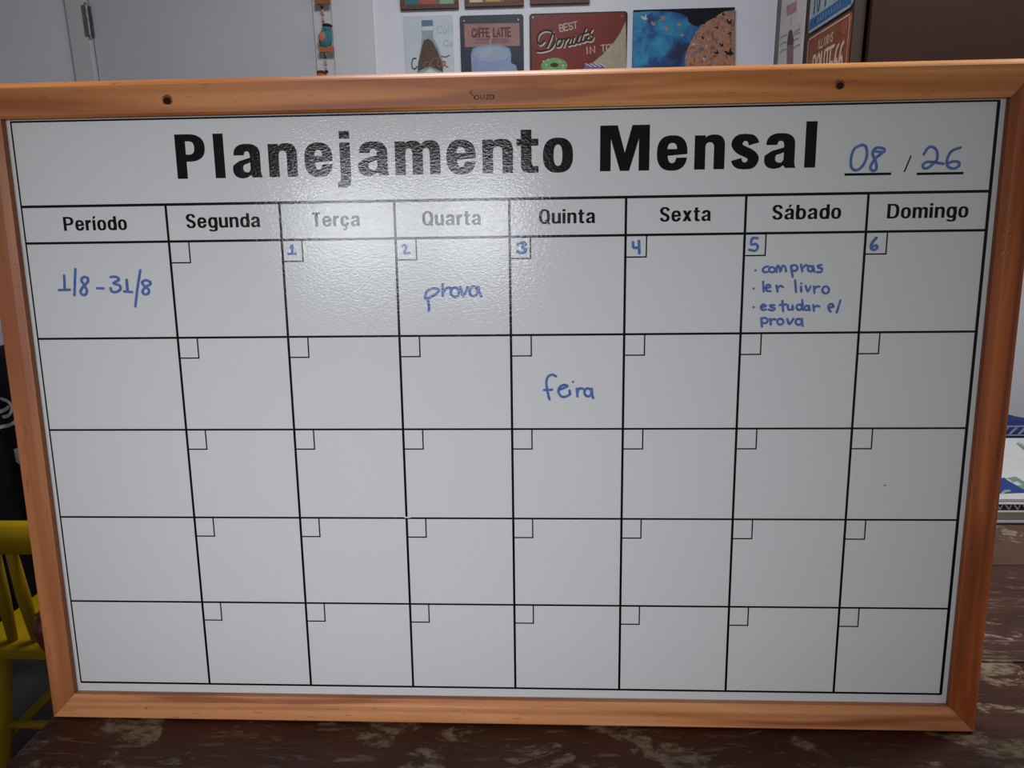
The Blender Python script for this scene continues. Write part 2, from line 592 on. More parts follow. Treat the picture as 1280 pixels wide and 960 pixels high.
    if ch == 't':
        x0 = W * 0.20
        foot = [(x0, 0.3), (x0, 0.17)] + sup(x0 + 0.20, 0.18, 0.20, 0.19, 180, 270, 10) + [(W, 0), (W, h * 0.95), (x0 + s + 0.05, h * 0.95), (x0 + s, 0.20), (x0 + s, 0.3)]
        return [rc(x0, 0.29, x0 + s, 0.945), rc(0, X - h, W, X), (foot, [])]
    if ch == 'T':
        return [rc(W / 2 - s / 2, 0, W / 2 + s / 2, 1), rc(0, 1 - h * 1.1, W, 1)]
    if ch == 'x':
        k = s * 1.12
        return [([(0, 0), (k, 0), (W, X), (W - k, X)], []), ([(W - k, 0), (W, 0), (k, X), (0, X)], [])]
    if ch == 'M':
        d = 0.37 * W / 1.05
        return [([(0, 0), (s, 0), (s, 0.70), (W / 2 - s * 0.43, 0), (W / 2 + s * 0.43, 0), (W - s, 0.70), (W - s, 0), (W, 0), (W, 1), (W - d, 1), (W / 2, 0.40), (d, 1), (0, 1)], [])]
    return []


WID = {'l': 0, 'i': 0, 'í': 0, 'j': .30, 'P': .66, 'D': .68, 'n': .56, 'm': .86, 'u': .56, 'r': .36, 'o': .57, 'Q': .68, 'd': .57, 'g': .57, 'b': .57,
       'e': .57, 'ç': .54, 'a': .57, 'á': .57, 's': .52, 'S': .60, 't': .38, 'T': .54, 'x': .56, 'M': .95}


def set_word(pr, word, x0, x1, z, cap, s=0.198, h=0.13, gap=0.10, y=0.0):
    ws = [WID[c] or s for c in word]
    total = sum(ws) + gap * (len(word) - 1)
    k = (x1 - x0) / total
    x = x0
    for c, w in zip(word, ws):
        ux = k / cap                      # widen or narrow the letters so that the word fits
        for k_, (outer, holes) in enumerate(glyph(c, w * ux, s * (0.5 + 0.5 * ux), h)):
            pr.poly([(x + p[0] * cap, z + p[1] * cap) for p in outer], [[(x + p[0] * cap, z + p[1] * cap) for p in q] for q in holes], y - 1.5e-5 * (k_ % 3))
        x += (w + gap) * k


# capitals drawn with one pen, for the signs
PEN = {'A': [[(0, 0), (.5, 1), (1, 0)], [(.2, .35), (.8, .35)]], 'B': [[(0, 0), (0, 1), (.7, 1), (.9, .85), (.9, .65), (.7, .53), (0, .53)], [(.7, .53), (1, .38), (1, .15), (.75, 0), (0, 0)]],
       'C': [[(1, .75), (.8, .97), (.5, 1), (.2, .95), (0, .7), (0, .3), (.2, .05), (.5, 0), (.8, .03), (1, .25)]], 'D': [[(0, 0), (0, 1), (.6, 1), (1, .7), (1, .3), (.6, 0), (0, 0)]],
       'E': [[(1, 1), (0, 1), (0, 0), (1, 0)], [(0, .52), (.8, .52)]], 'F': [[(1, 1), (0, 1), (0, 0)], [(0, .52), (.8, .52)]],
       'I': [[(.5, 0), (.5, 1)]], 'L': [[(0, 1), (0, 0), (1, 0)]], 'N': [[(0, 0), (0, 1), (1, 0), (1, 1)]],
       'O': [[(.5, 1), (.15, .9), (0, .65), (0, .35), (.15, .1), (.5, 0), (.85, .1), (1, .35), (1, .65), (.85, .9), (.5, 1)]],
       'R': [[(0, 0), (0, 1), (.7, 1), (1, .85), (1, .62), (.7, .48), (0, .48)], [(.5, .48), (1, 0)]],
       'S': [[(1, .8), (.8, .98), (.3, 1), (.03, .82), (.1, .6), (.5, .52), (.9, .42), (1, .2), (.75, .02), (.25, 0), (0, .2)]],
       'T': [[(0, 1), (1, 1)], [(.5, 1), (.5, 0)]], 'U': [[(0, 1), (0, .25), (.2, .03), (.5, 0), (.8, .03), (1, .25), (1, 1)]],
       'W': [[(0, 1), (.25, 0), (.5, .8), (.75, 0), (1, 1)]], 'H': [[(0, 0), (0, 1)], [(1, 0), (1, 1)], [(0, .5), (1, .5)]],
       '6': [[(.9, .95), (.4, .85), (.05, .5), (0, .25), (.2, .03), (.6, 0), (.95, .15), (.95, .4), (.65, .55), (.25, .48), (.05, .3)]],
       '4': [[(.75, 0), (.75, 1), (0, .3), (1, .3)]], '7': [[(0, 1), (1, 1), (.35, 0)]], '1': [[(.2, .8), (.55, 1), (.55, 0)]], 'J': [[(1, 1), (1, .2), (.75, 0), (.3, 0), (0, .2)]],
       '/': [[(0, 0), (1, 1)]], '2': [[(0, .8), (.2, 1), (.7, 1), (1, .8), (.9, .55), (0, 0), (1, 0)]], '0': [[(.5, 1), (0, .75), (0, .25), (.5, 0), (1, .25), (1, .75), (.5, 1)]]}


def pen_word(pr, word, fmap, w, y, mat=0, gap=0.45):
    """fmap maps the unit box of the whole word (u along, v up) to local (x, z)"""
    n = len(word)
    tot = n + gap * (n - 1)
    for i, c in enumerate(word):
        for st in PEN.get(c, []):
            u0 = i * (1 + gap)
            pr.ribbon([fmap((u0 + a) / tot, b) for a, b in st], w, y, mat, smooth=False)



# handwriting and small print, traced as pen strokes in millimetres on the board
INK = {
    'period': [[[-397.3,447.8],[-398.3,435.8]],[[-404.0,434.4],[-393.6,434.6]],[[-386.0,453.4],[-389.7,429.6]],[[-375.3,445.3],[-378.4,446.2],[-381.5,443.6],[-379.3,438.7],[-377.3,433.8],[-379.3,429.9],[-382.5,430.2],[-383.3,433.3],[-379.8,437.9],[-375.4,441.8],[-375.3,445.3]],[[-367.2,435.8],[-361.4,435.5]],[[-353.3,445.9],[-348.0,445.9],[-345.9,443.2],[-351.0,440.2],[-345.9,438.1],[-345.3,434.6],[-349.5,432.1],[-353.6,432.6],[-354.5,435.6]],[[-338.5,443.1],[-338.7,432.8]],[[-341.7,432.5],[-334.5,431.9]],[[-324.7,451.7],[-329.0,435.6],[-332.8,418.6]],[[-316.6,441.2],[-320.6,442.6],[-324.1,440.7],[-322.3,437.2],[-318.5,433.8],[-319.5,430.3],[-323.1,429.8],[-324.5,432.7],[-321.2,436.4],[-316.5,438.9],[-316.6,441.2]]],
    'exam': [[[-61.7,423.2],[-57.6,424.0],[-50.7,427.9],[-49.2,431.0],[-54.0,432.2],[-59.2,430.2],[-61.2,426.9],[-61.7,423.2]],[[-59.4,422.9],[-58.5,416.6],[-58.8,411.9]],[[-45.5,435.9],[-45.6,425.6]],[[-45.5,427.8],[-42.6,431.7],[-38.5,432.8],[-37.8,430.0]],[[-33.0,432.6],[-31.3,430.9],[-30.8,428.3],[-31.7,425.9],[-33.6,424.5],[-35.9,424.6],[-37.6,426.3],[-38.1,428.9],[-37.2,431.3],[-35.3,432.8],[-33.0,432.6]],[[-29.4,433.3],[-26.8,425.4],[-22.6,433.2]],[[-16.0,433.2],[-14.3,431.5],[-13.7,428.9],[-14.6,426.5],[-16.5,425.1],[-18.8,425.2],[-20.5,426.9],[-21.0,429.5],[-20.1,432.0],[-18.2,433.4],[-16.0,433.2]],[[-13.0,433.1],[-12.0,427.5],[-10.3,424.6]]],
    'day two': [[[-81.1,470.1],[-78.7,471.2],[-77.5,468.9],[-79.2,465.1],[-78.5,463.8],[-74.5,464.4]]],
    'day three': [[[23.1,470.7],[27.0,472.0],[30.1,470.6],[27.5,467.9],[30.3,466.1],[28.9,463.5],[25.8,463.1],[22.8,464.2]]],
    'day one': [[[-183.2,470.2],[-181.5,471.9],[-182.0,464.9]],[[-185.4,464.9],[-178.6,464.8]]],
    'day four': [[[125.6,470.9],[126.2,466.4],[130.9,466.3]],[[130.8,472.0],[131.3,461.4]]],
    'day five': [[[234.5,473.0],[230.1,472.9],[229.2,467.8],[233.2,468.0],[235.0,465.3],[233.0,462.2],[227.8,463.1]]],
    'day six': [[[337.0,472.0],[333.8,467.9],[332.9,463.8],[335.4,461.6],[338.3,463.1],[337.3,465.3],[333.6,464.4]]],
    'list': [[[234.0,445.0],[234.5,444.8]],[[233.0,429.0],[233.5,428.9]],[[233.8,412.5],[234.3,412.4]],[[244.7,448.5],[241.4,447.3],[240.3,444.9],[242.5,443.2],[246.3,444.2]],[[249.2,447.6],[250.6,446.7],[251.0,445.4],[250.5,444.1],[249.2,443.3],[247.5,443.4],[246.2,444.3],[245.8,445.7],[246.3,447.0],[247.6,447.7],[249.2,447.6]],[[252.3,443.3],[253.0,448.7],[255.0,447.1],[255.7,443.9],[257.6,448.9],[259.8,447.3],[260.7,443.8]],[[264.7,448.8],[265.2,445.6],[266.7,438.9]],[[268.5,449.2],[269.9,448.1],[270.4,446.6],[269.9,445.0],[268.5,444.2],[266.9,444.3],[265.6,445.3],[265.1,446.9],[265.6,448.4],[266.9,449.3],[268.5,449.2]],[[273.3,449.7],[274.8,443.7]],[[274.7,446.4],[277.2,449.0],[279.3,448.4]],[[282.3,448.2],[283.4,447.2],[283.8,445.8],[283.4,444.4],[282.3,443.6],[281.0,443.7],[279.9,444.7],[279.5,446.1],[279.9,447.5],[280.9,448.3],[282.3,448.2]],[[284.1,448.3],[285.1,443.4]],[[291.2,449.1],[288.2,448.4],[289.0,446.7],[291.9,445.7],[291.0,443.0],[287.4,442.9]],[[241.1,435.0],[241.9,426.3]],[[243.8,429.4],[247.7,430.3],[246.0,432.4],[243.8,430.8],[244.5,427.2],[248.1,426.5]],[[252.9,431.5],[254.2,426.1]],[[253.8,429.0],[256.1,431.2],[258.8,430.0]],[[269.0,435.9],[270.4,425.6]],[[274.4,430.4],[274.9,425.9]],[[274.6,433.2],[275.1,433.0]],[[278.5,431.0],[280.6,426.1],[282.8,430.3]],[[285.8,430.3],[286.5,424.6]],[[286.3,427.5],[288.2,430.2],[290.6,430.1]],[[297.0,430.1],[298.5,428.8],[299.0,426.9],[298.5,425.1],[297.1,424.1],[295.3,424.2],[293.8,425.5],[293.3,427.3],[293.8,429.1],[295.2,430.2],[297.0,430.1]],[[240.3,412.1],[244.4,413.5],[242.1,414.9],[240.1,412.6],[241.6,410.0],[244.8,410.4]],[[251.9,414.2],[248.2,414.0],[249.5,412.3],[252.5,411.3],[250.8,409.4],[247.1,410.3]],[[258.8,417.8],[259.9,408.6]],[[256.6,414.2],[262.2,414.7]],[[263.8,414.1],[264.6,410.2],[267.6,410.4],[268.0,414.0],[268.6,409.8]],[[274.7,414.3],[275.9,413.3],[276.4,411.9],[275.9,410.5],[274.7,409.7],[273.2,409.8],[272.0,410.7],[271.5,412.2],[272.0,413.6],[273.2,414.4],[274.7,414.3]],[[276.2,418.5],[277.5,409.6]],[[281.0,413.2],[282.0,412.4],[282.3,411.2],[282.0,410.1],[281.1,409.5],[279.9,409.5],[279.0,410.3],[278.7,411.5],[279.0,412.6],[279.9,413.3],[281.0,413.2]],[[282.3,413.3],[283.3,409.3]],[[286.1,413.9],[286.9,408.7]],[[286.8,411.4],[289.2,413.2],[291.5,412.4]],[[299.5,411.7],[303.7,412.2],[302.3,414.7],[299.6,413.7],[299.6,410.7],[301.5,407.9]],[[309.7,417.9],[307.0,407.0]],[[240.8,402.6],[241.9,395.1]],[[244.8,402.8],[246.1,401.8],[246.6,400.4],[246.1,398.9],[244.7,398.1],[243.1,398.2],[241.7,399.2],[241.2,400.7],[241.8,402.1],[243.1,402.9],[244.8,402.8]],[[248.7,402.0],[249.6,396.8]],[[249.4,399.5],[251.5,401.7],[253.7,401.2]],[[258.8,401.8],[260.1,400.7],[260.6,399.1],[260.1,397.6],[258.7,396.7],[257.1,396.8],[255.8,397.8],[255.3,399.5],[255.8,401.0],[257.1,401.9],[258.8,401.8]],[[263.9,401.8],[266.0,397.1],[269.3,401.8]],[[274.9,401.5],[276.2,400.5],[276.7,398.9],[276.2,397.3],[274.9,396.4],[273.2,396.5],[271.9,397.6],[271.4,399.2],[271.9,400.8],[273.2,401.7],[274.9,401.5]],[[276.8,401.7],[277.9,395.3]]],
    'fair': [[[57.1,350.7],[53.4,352.3],[49.7,350.3],[48.2,344.7],[49.5,335.3],[51.0,329.2]],[[46.0,337.9],[53.4,338.3]],[[60.3,338.2],[67.4,341.3],[64.4,342.7],[60.6,340.7],[59.3,336.2],[62.1,331.8],[66.4,331.8],[69.9,333.8]],[[69.5,337.5],[70.1,333.8]],[[72.8,345.5],[73.1,345.4]],[[76.2,339.1],[76.8,331.9]],[[76.8,335.9],[78.7,339.3],[82.4,338.7]],[[87.6,339.1],[89.2,337.6],[89.7,335.4],[89.0,333.2],[87.3,332.0],[85.3,332.1],[83.8,333.6],[83.3,335.8],[84.0,338.0],[85.6,339.2],[87.6,339.1]],[[90.0,338.9],[90.4,333.2],[91.3,330.2]]],
    'month': [[[319.0,550.3],[312.9,546.9],[310.7,538.3],[312.1,531.1],[316.6,529.5],[321.6,533.8],[324.0,541.8],[322.6,548.6],[319.0,550.3]],[[330.7,544.7],[337.6,544.2],[337.8,546.7],[331.7,547.6],[328.5,543.5],[331.5,536.7],[332.7,530.7],[330.0,528.5],[327.6,532.0],[331.1,538.5],[337.6,544.2]]],
    'year': [[[371.7,541.5],[374.4,546.4],[378.1,547.6],[382.1,544.4],[383.2,538.2],[381.1,534.6],[375.8,530.2],[372.2,530.5],[372.0,533.5],[376.6,535.3],[388.7,533.4]],[[401.8,546.5],[394.6,543.6],[391.5,536.8],[392.6,531.3],[397.8,529.3],[401.9,531.7],[401.0,534.8],[395.4,534.9],[391.6,533.1]]],
    'printed': [[[306.1,526.2],[345.6,525.7]],[[367.1,525.7],[406.3,525.2]],[[356.5,527.2],[361.1,540.7]]],
    'souza': [[[-14.0,600.2],[-15.1,599.8],[-15.7,598.4],[-15.0,597.2],[-13.1,595.9],[-12.6,594.1],[-13.2,593.2]],[[-9.7,596.0],[-8.9,595.3],[-8.6,594.3],[-9.0,593.3],[-9.9,592.7],[-11.0,592.8],[-11.8,593.5],[-12.0,594.5],[-11.6,595.5],[-10.7,596.1],[-9.7,596.0]],[[-7.1,596.1],[-7.0,593.8],[-5.7,593.1],[-4.1,593.9],[-3.7,596.2]],[[-2.2,596.2],[0.0,596.3],[-2.3,593.0],[0.0,593.0]],[[3.0,596.1],[3.8,595.4],[4.0,594.4],[3.6,593.4],[2.8,592.9],[1.8,593.0],[1.1,593.7],[0.9,594.7],[1.2,595.7],[2.1,596.2],[3.0,596.1]],[[4.2,595.9],[4.6,593.0]]],
}


# ================================================================== THE ROOM
YB = 1.853                    # face of the back wall
XC = 0.773                    # left face of the cabinet and of the short wall behind it
YC0, YC1 = 1.253, 1.593       # front and back of the cabinet


def struct(name, a, b, mat, bevel=0.0, parent=None):
    bm = bmesh.new()
    box(bm, a, b, bevel)
    o = from_bm(name, bm, mat, parent)
    if parent is None:
        o['kind'] = 'structure'
    return o


struct('floor', (-3.2, -3.0, -0.1), (3.2, YB + 0.2, 0.0), M['floor'])
bm = bmesh.new()
box(bm, (-3.2, YB, 0), (-1.476, YB + 0.12, 2.7))
box(bm, (-1.476, YB, 2.12), (-0.493, YB + 0.12, 2.7))
box(bm, (-0.493, YB, 0), (XC + 0.12, YB + 0.12, 2.7))
o = from_bm('wall_back', bm, M['wall'])
o['kind'] = 'structure'
bm = bmesh.new()
box(bm, (XC, YC1, 0), (XC + 0.12, YB, 2.7))
box(bm, (XC + 0.12, YC1, 0), (3.2, YC1 + 0.12, 2.7))
o = from_bm('wall_right', bm, M['wall'])
o['kind'] = 'structure'
struct('wall_left', (-3.2, -3.0, 0), (-3.08, YB, 2.7), M['wall'])
struct('ceiling', (-3.2, -3.0, 2.7), (3.2, YB + 0.12, 2.8), M['wall'])
# the white door, its casing and its jamb
struct('trim_1', (-1.478, YB - 0.014, 0), (-1.412, YB + 0.06, 2.12), M['trim'], 0.002)
struct('trim_2', (-0.620, YB - 0.012, 0), (-0.490, YB + 0.06, 2.12), M['trim'], 0.002)
struct('trim_3', (-0.682, YB - 0.004, 0), (-0.6215, YB + 0.06, 2.10), M['trim'], 0.002)
struct('trim_4', (-1.478, YB - 0.0138, 2.12), (-0.490, YB + 0.06, 2.19), M['trim'], 0.002)
d = struct('door_1', (-1.4085, YB + 0.002, 0.006), (-0.6845, YB + 0.04, 2.11), M['door'], 0.002)
bm = bmesh.new()
hz0, hz1 = on_y(115, 47, YB).z, on_y(106, 8, YB).z
xh = -1.411
for k in range(4):
    za, zb = hz0 + (hz1 - hz0) * (k / 4 + 0.008), hz0 + (hz1 - hz0) * ((k + 1) / 4 - 0.008)
    tube(bm, [(xh, YB - 0.012, za), (xh, YB - 0.012, zb)], 0.0062, 12)
tube(bm, [(xh, YB - 0.012, hz0 - 0.008), (xh, YB - 0.012, hz1 + 0.008)], 0.0042, 10)
box(bm, (xh - 0.0125, YB - 0.0165, hz0), (xh - 0.001, YB - 0.0135, hz1))
box(bm, (xh + 0.002, YB - 0.002, hz0), (xh + 0.0095, YB + 0.0025, hz1))
from_bm('hinge', bm, M['hinge'], d)

# ================================================================== THE TABLE
XL, XR = -0.463, 1.55
SEAMS = [-0.346, -0.118, 0.110, 0.338, 0.566, 0.794, 0.985]
table = thing('dining_table', (0.54, 0.32, 0), 'long table of worn dark brown painted planks under the planner board', 'table')


def loc_of(o):
    return o.matrix_basis.translation


bm = bmesh.new()
rl = random.Random(5)
for i, (a, b) in enumerate(zip(SEAMS, SEAMS[1:])):
    mi = (0, 0, 1, 2, 1, 0)[i]
    dz = (0, 0, 0, -0.0012, 0, 0)[i]
    box(bm, (XL - 0.54, a + 0.0012 - 0.32, TABLE_Z - 0.036), (XR - 0.54, b - 0.0012 - 0.32, TABLE_Z + dz), 0.0022, 2, mi)
from_bm('tabletop', bm, [M['table_a'], M['table_b'], M['table_c']], table)
bm = bmesh.new()
for a, b in (((XL + .06, -0.27, .65), (XR - .06, -0.245, .744)), ((XL + .06, .885, .65), (XR - .06, .91, .744)),
             ((XL + .06, -0.245, .65), (XL + .085, .885, .744)), ((XR - .085, -0.245, .65), (XR - .06, .885, .744))):
    box(bm, Vector(a) - Vector((.54, .32, 0)), Vector(b) - Vector((.54, .32, 0)), 0.002)
from_bm('apron', bm, M['table_leg'], table)
for x in (XL + 0.09, XR - 0.09):
    for y in (-0.215, 0.855):
        bm = bmesh.new()
        box(bm, (x - 0.54 - 0.035, y - 0.32 - 0.035, 0), (x - 0.54 + 0.035, y - 0.32 + 0.035, 0.7435), 0.005)
        from_bm('leg', bm, M['table_leg'], table)

# ================================================================== THE PLANNER BOARD
board = thing('planner_board', BASE, 'white monthly planner board in a varnished pine frame leaning on the table', 'whiteboard', rot=(-LEAN, 0, 0))
OX0, OX1, OZ0, OZ1 = -0.459, 0.4615, 0.0, 0.6166
IX0, IX1, IZ0, IZ1 = -0.4345, 0.4357, 0.026, 0.5855


def frame_side(name, side, mat, label=None):
    if side == 'top':
        prof = [(0.0, BOARD_BACK), (0.0, -0.0006), (0.05, -0.0030), (0.11, -0.0052), (0.17, -0.0066), (0.93, -0.0066)]
    else:
        prof = [(0.0, BOARD_BACK), (0.0, -0.0050), (0.015, -0.0059), (0.04, -0.0064), (0.08, -0.0066), (0.70, -0.0066), (0.72, -0.0064)]
    prof += [(1.0, -0.0052), (1.0, 0.0005), (0.72, 0.0006), (0.72, BOARD_BACK)]
    crn = {'bl': ((OX0, OZ0), (IX0, IZ0)), 'br': ((OX1, OZ0), (IX1, IZ0)), 'tr': ((OX1, OZ1), (IX1, IZ1)), 'tl': ((OX0, OZ1), (IX0, IZ1))}
    a, b = {'bottom': ('bl', 'br'), 'right': ('br', 'tr'), 'top': ('tl', 'tr'), 'left': ('bl', 'tl')}[side]
    vert = side in ('left', 'right')
    bm = bmesh.new()
    g = 0.00016
    N = 2
    rings = []
    for ci, c in enumerate((a, b)):
        (ox, oz), (ix, iz) = crn[c]
        ring = []
        for f, y in prof:
            x, z = ox + (ix - ox) * f, oz + (iz - oz) * f
            if vert:
                z += g if ci == 0 else -g
                ring.append(bm.verts.new((z, y, -x)))       # local x runs along the stile
            else:
                x += g if ci == 0 else -g
                ring.append(bm.verts.new((x, y, z)))
        rings.append(ring)
    n = len(prof)
    for k in range(n):
        bm.faces.new((rings[0][k], rings[0][(k + 1) % n], rings[1][(k + 1) % n], rings[1][k]))
    bm.faces.new(rings[0])
    bm.faces.new(rings[1][::-1])
    o = from_bm(name, bm, mat, board)
    if vert:
        o.rotation_euler = (0, -PI / 2, 0)                 # local x -> up, local -z -> x
    return tag(o, label)


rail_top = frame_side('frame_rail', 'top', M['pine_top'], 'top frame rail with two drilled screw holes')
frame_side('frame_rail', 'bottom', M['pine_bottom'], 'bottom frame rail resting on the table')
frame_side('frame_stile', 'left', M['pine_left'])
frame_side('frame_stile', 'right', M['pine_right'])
bm = bmesh.new()
box(bm, (IX0 - 0.0055, 0.0008, IZ0 - 0.006), (IX1 + 0.0055, 0.0045, IZ1 + 0.0065))
# the visible face of the panel
panel = from_bm('panel', bm, M['panel'], board)
FY = 0.0008                                                # panel face (local y)
P_Y = FY - 0.00012
INK_Y = FY - 0.00024

# screw holes and marks in the rails (children of the rail they sit in)
for hx, hz, r in ((-0.2814, 0.5975, 0.0031), (0.2948, 0.5973, 0.0027)):
    pr = Print()
    rr = random.Random(hx)
    pr.poly([(hx + 0.0012 * math.sin(k) * 0 + (r * 1.5 + rr.uniform(-.0006, .0010)) * math.cos(2 * PI * k / 16), hz + 0.0009 + (r * 1.35 + rr.uniform(-.0005, .0008)) * math.sin(2 * PI * k / 16)) for k in range(16)], y=-0.00668, mat=1)
    pr.poly([(hx + (r + rr.uniform(-.0003, .0004)) * math.cos(2 * PI * k / 16), hz + (r + rr.uniform(-.0003, .0004)) * math.sin(2 * PI * k / 16)) for k in range(16)], y=-0.00676, mat=0)
    pr.build('screw_hole', [M['hole'], M['knot_rim']], rail_top)
pr = Print()
pr.disc(-0.3606, 0.0122, 0.0017, 0.0021, y=-0.00668)
pr.disc(-0.3601, 0.0122, 0.0007, 0.0011, y=-0.00676, mat=1)
pr.build('nail_head', [M['pine_top'], M['hole']], board)
pr = Print()
for s in INK['souza']:
    pr.ribbon([(x / 1000, z / 1000) for x, z in s], 0.00055, -0.0067)
pr.build('pen_signature', M['pencil'], rail_top)
pr = Print()
rr = random.Random(3)
for cx, cz, n, sx, sz in ((0.4360, 0.4686, 12, .0022, .006), (0.4366, 0.4564, 3, .001, .002), (-0.4392, 0.4574, 4, .0012, .002), (-0.4402, 0.4385, 4, .0016, .0015), (0.432, 0.452, 2, .001, .001)):
    for k in range(n):
        x, z = cx + 0.006 * (cx > 0) + rr.gauss(0, sx) , cz + rr.gauss(0, sz)
        pr.ribbon([(x, z), (x + rr.uniform(-.001, .0015), z + rr.uniform(-.0012, .002))], rr.uniform(.0003, .0006), -0.0067, smooth=False)
pr.build('scuff_marks', M['scuff'], board)

# the printed grid
CX = [-0.43, -0.29541, -0.19085, -0.08678, 0.01601, 0.11897, 0.22327, 0.32772, 0.43]
RZ = [BOARD_H - v for v in (0.0, 0.07396, 0.10677, 0.19492, 0.28303, 0.37079, 0.45934, 0.54854)]
pr = Print()
hw = [0.0008, 0.0012, 0.0011, 0.0010, 0.0009, 0.0009, 0.0009, 0.0010]
for z, w in zip(RZ, hw):
    pr.rect(CX[0] - 0.0006, z - w, CX[-1] + 0.0010, z + w, P_Y)
for i, x in enumerate(CX):
    w = 0.0007 if i == 0 else 0.0014 if i == 8 else 0.0011
    pr.rect(x - w, RZ[-1], x + w, RZ[0] if i in (0, 8) else RZ[1], P_Y - 2e-5)
for r in range(2, 7):
    for c in range(1, 8):
        x, z = CX[c], RZ[r]
        pr.rect(x, z - 0.0192 - 0.0006, x + 0.0185 + 0.0006, z - 0.0192 + 0.0006, P_Y - 4e-5)
        pr.rect(x + 0.0185 - 0.0006, z - 0.0192, x + 0.0185 + 0.0006, z, P_Y - 6e-5)
for s, w in zip(INK['printed'], (0.0021, 0.0021, 0.0013)):
    (xa, za), (xb, zb) = [(q[0] / 1000, q[1] / 1000) for q in s]
    if w > 0.002:
        pr.rect(xa, (za + zb) / 2 - w / 2, xb, (za + zb) / 2 + w / 2, P_Y)
    else:
        pr.poly([(xa - w / 2, za), (xa + w / 2, za), (xb + w / 2, zb), (xb - w / 2, zb)], y=P_Y)
pr.build('printed_grid', M['ink'], board)
pr = Print()
pr.ribbon([(-0.0885, 0.2143), (-0.086, 0.2140), (-0.083, 0.2144)], 0.0013, INK_Y)
pr.build('scratch', M['panel'], board)

TITLE = [('P', -281.7, -254.9), ('l', -246.9, -237.8), ('a', -230.6, -204.0), ('n', -197.9, -172.1), ('e', -165.5, -140.2), ('j', -136.5, -124.3),
         ('a', -117.6, -89.9), ('m', -84.4, -44.3), ('e', -38.8, -12.9), ('n', -7.0, 19.9), ('t', 23.0, 42.1), ('o', 46.1, 72.3), ('M', 95.8, 138.6),
         ('e', 145.0, 171.2), ('n', 177.3, 203.2), ('s', 208.7, 232.4), ('a', 237.1, 264.2), ('l', 271.4, 280.8)]
pr = Print()
cap, z0 = 0.0382, 0.5323
for ch, a, b in TITLE:
    a, b = a / 1000, b / 1000
    for k_, (outer, holes) in enumerate(glyph(ch, (b - a) / cap, 0.243, 0.152)):
        pr.poly([(a + p[0] * cap, z0 + p[1] * cap) for p in outer], [[(a + p[0] * cap, z0 + p[1] * cap) for p in q] for q in holes], P_Y - 1.5e-5 * (k_ % 3))
tag(pr.build('title_lettering', M['ink'], board), 'heavy black lettering reading Planejamento Mensal')
for wd, a, b, z in (('Período', -392.3, -333.0, 488.2), ('Segunda', -277.7, -209.4, 489.0), ('Terça', -161.9, -118.3, 488.6), ('Quarta', -62.1, -9.3, 488.2),
                    ('Quinta', 42.3, 92.1, 488.2), ('Sexta', 148.7, 193.3, 488.5), ('Sábado', 246.3, 305.4, 488.8), ('Domingo', 344.7, 413.4, 488.3)):
    pr = Print()
    set_word(pr, wd, a / 1000, b / 1000, z / 1000, 0.0124, y=P_Y)
    tag(pr.build('heading_lettering', M['ink'], board), 'black printed column heading ' + wd)

NOTES = {'period': (.0021, 'handwritten blue period 1/8 - 31/8'), 'exam': (.0021, 'handwritten blue note prova'), 'day one': (.0019, 'handwritten blue 1 in a day box'),
         'day two': (.0020, 'handwritten blue 2 in a day box'), 'day three': (.0025, 'handwritten blue 3 in a day box'), 'day four': (.0022, 'handwritten blue 4 in a day box'),
         'day five': (.0020, 'handwritten blue 5 in a day box'), 'day six': (.0022, 'handwritten blue 6 in a day box'),
         'list': (.0018, 'handwritten blue list of compras, ler livro, estudar'), 'fair': (.0021, 'handwritten blue note feira'),
         'month': (.0021, 'handwritten blue month 08'), 'year': (.0020, 'handwritten blue year 26')}
for k, (w, lb) in NOTES.items():
    pr = Print()
    for s in INK[k]:
        pts = [(x / 1000, z / 1000) for x, z in s]
        if len(pts) == 2 and (Vector(pts[0]) - Vector(pts[1])).length < 0.0015:
            pr.disc(pts[0][0], pts[0][1], 0.0011, y=INK_Y)
        else:
            pr.ribbon(pts, w * 1.14, INK_Y)
    tag(pr.build('handwritten_note', M['marker'], board), lb)
pr = Print()
pr.ribbon([(0.3598, 0.2467), (0.3622, 0.2466)], 0.0007, INK_Y, smooth=False)
pr.build('ink_speck', M['pencil'], board)


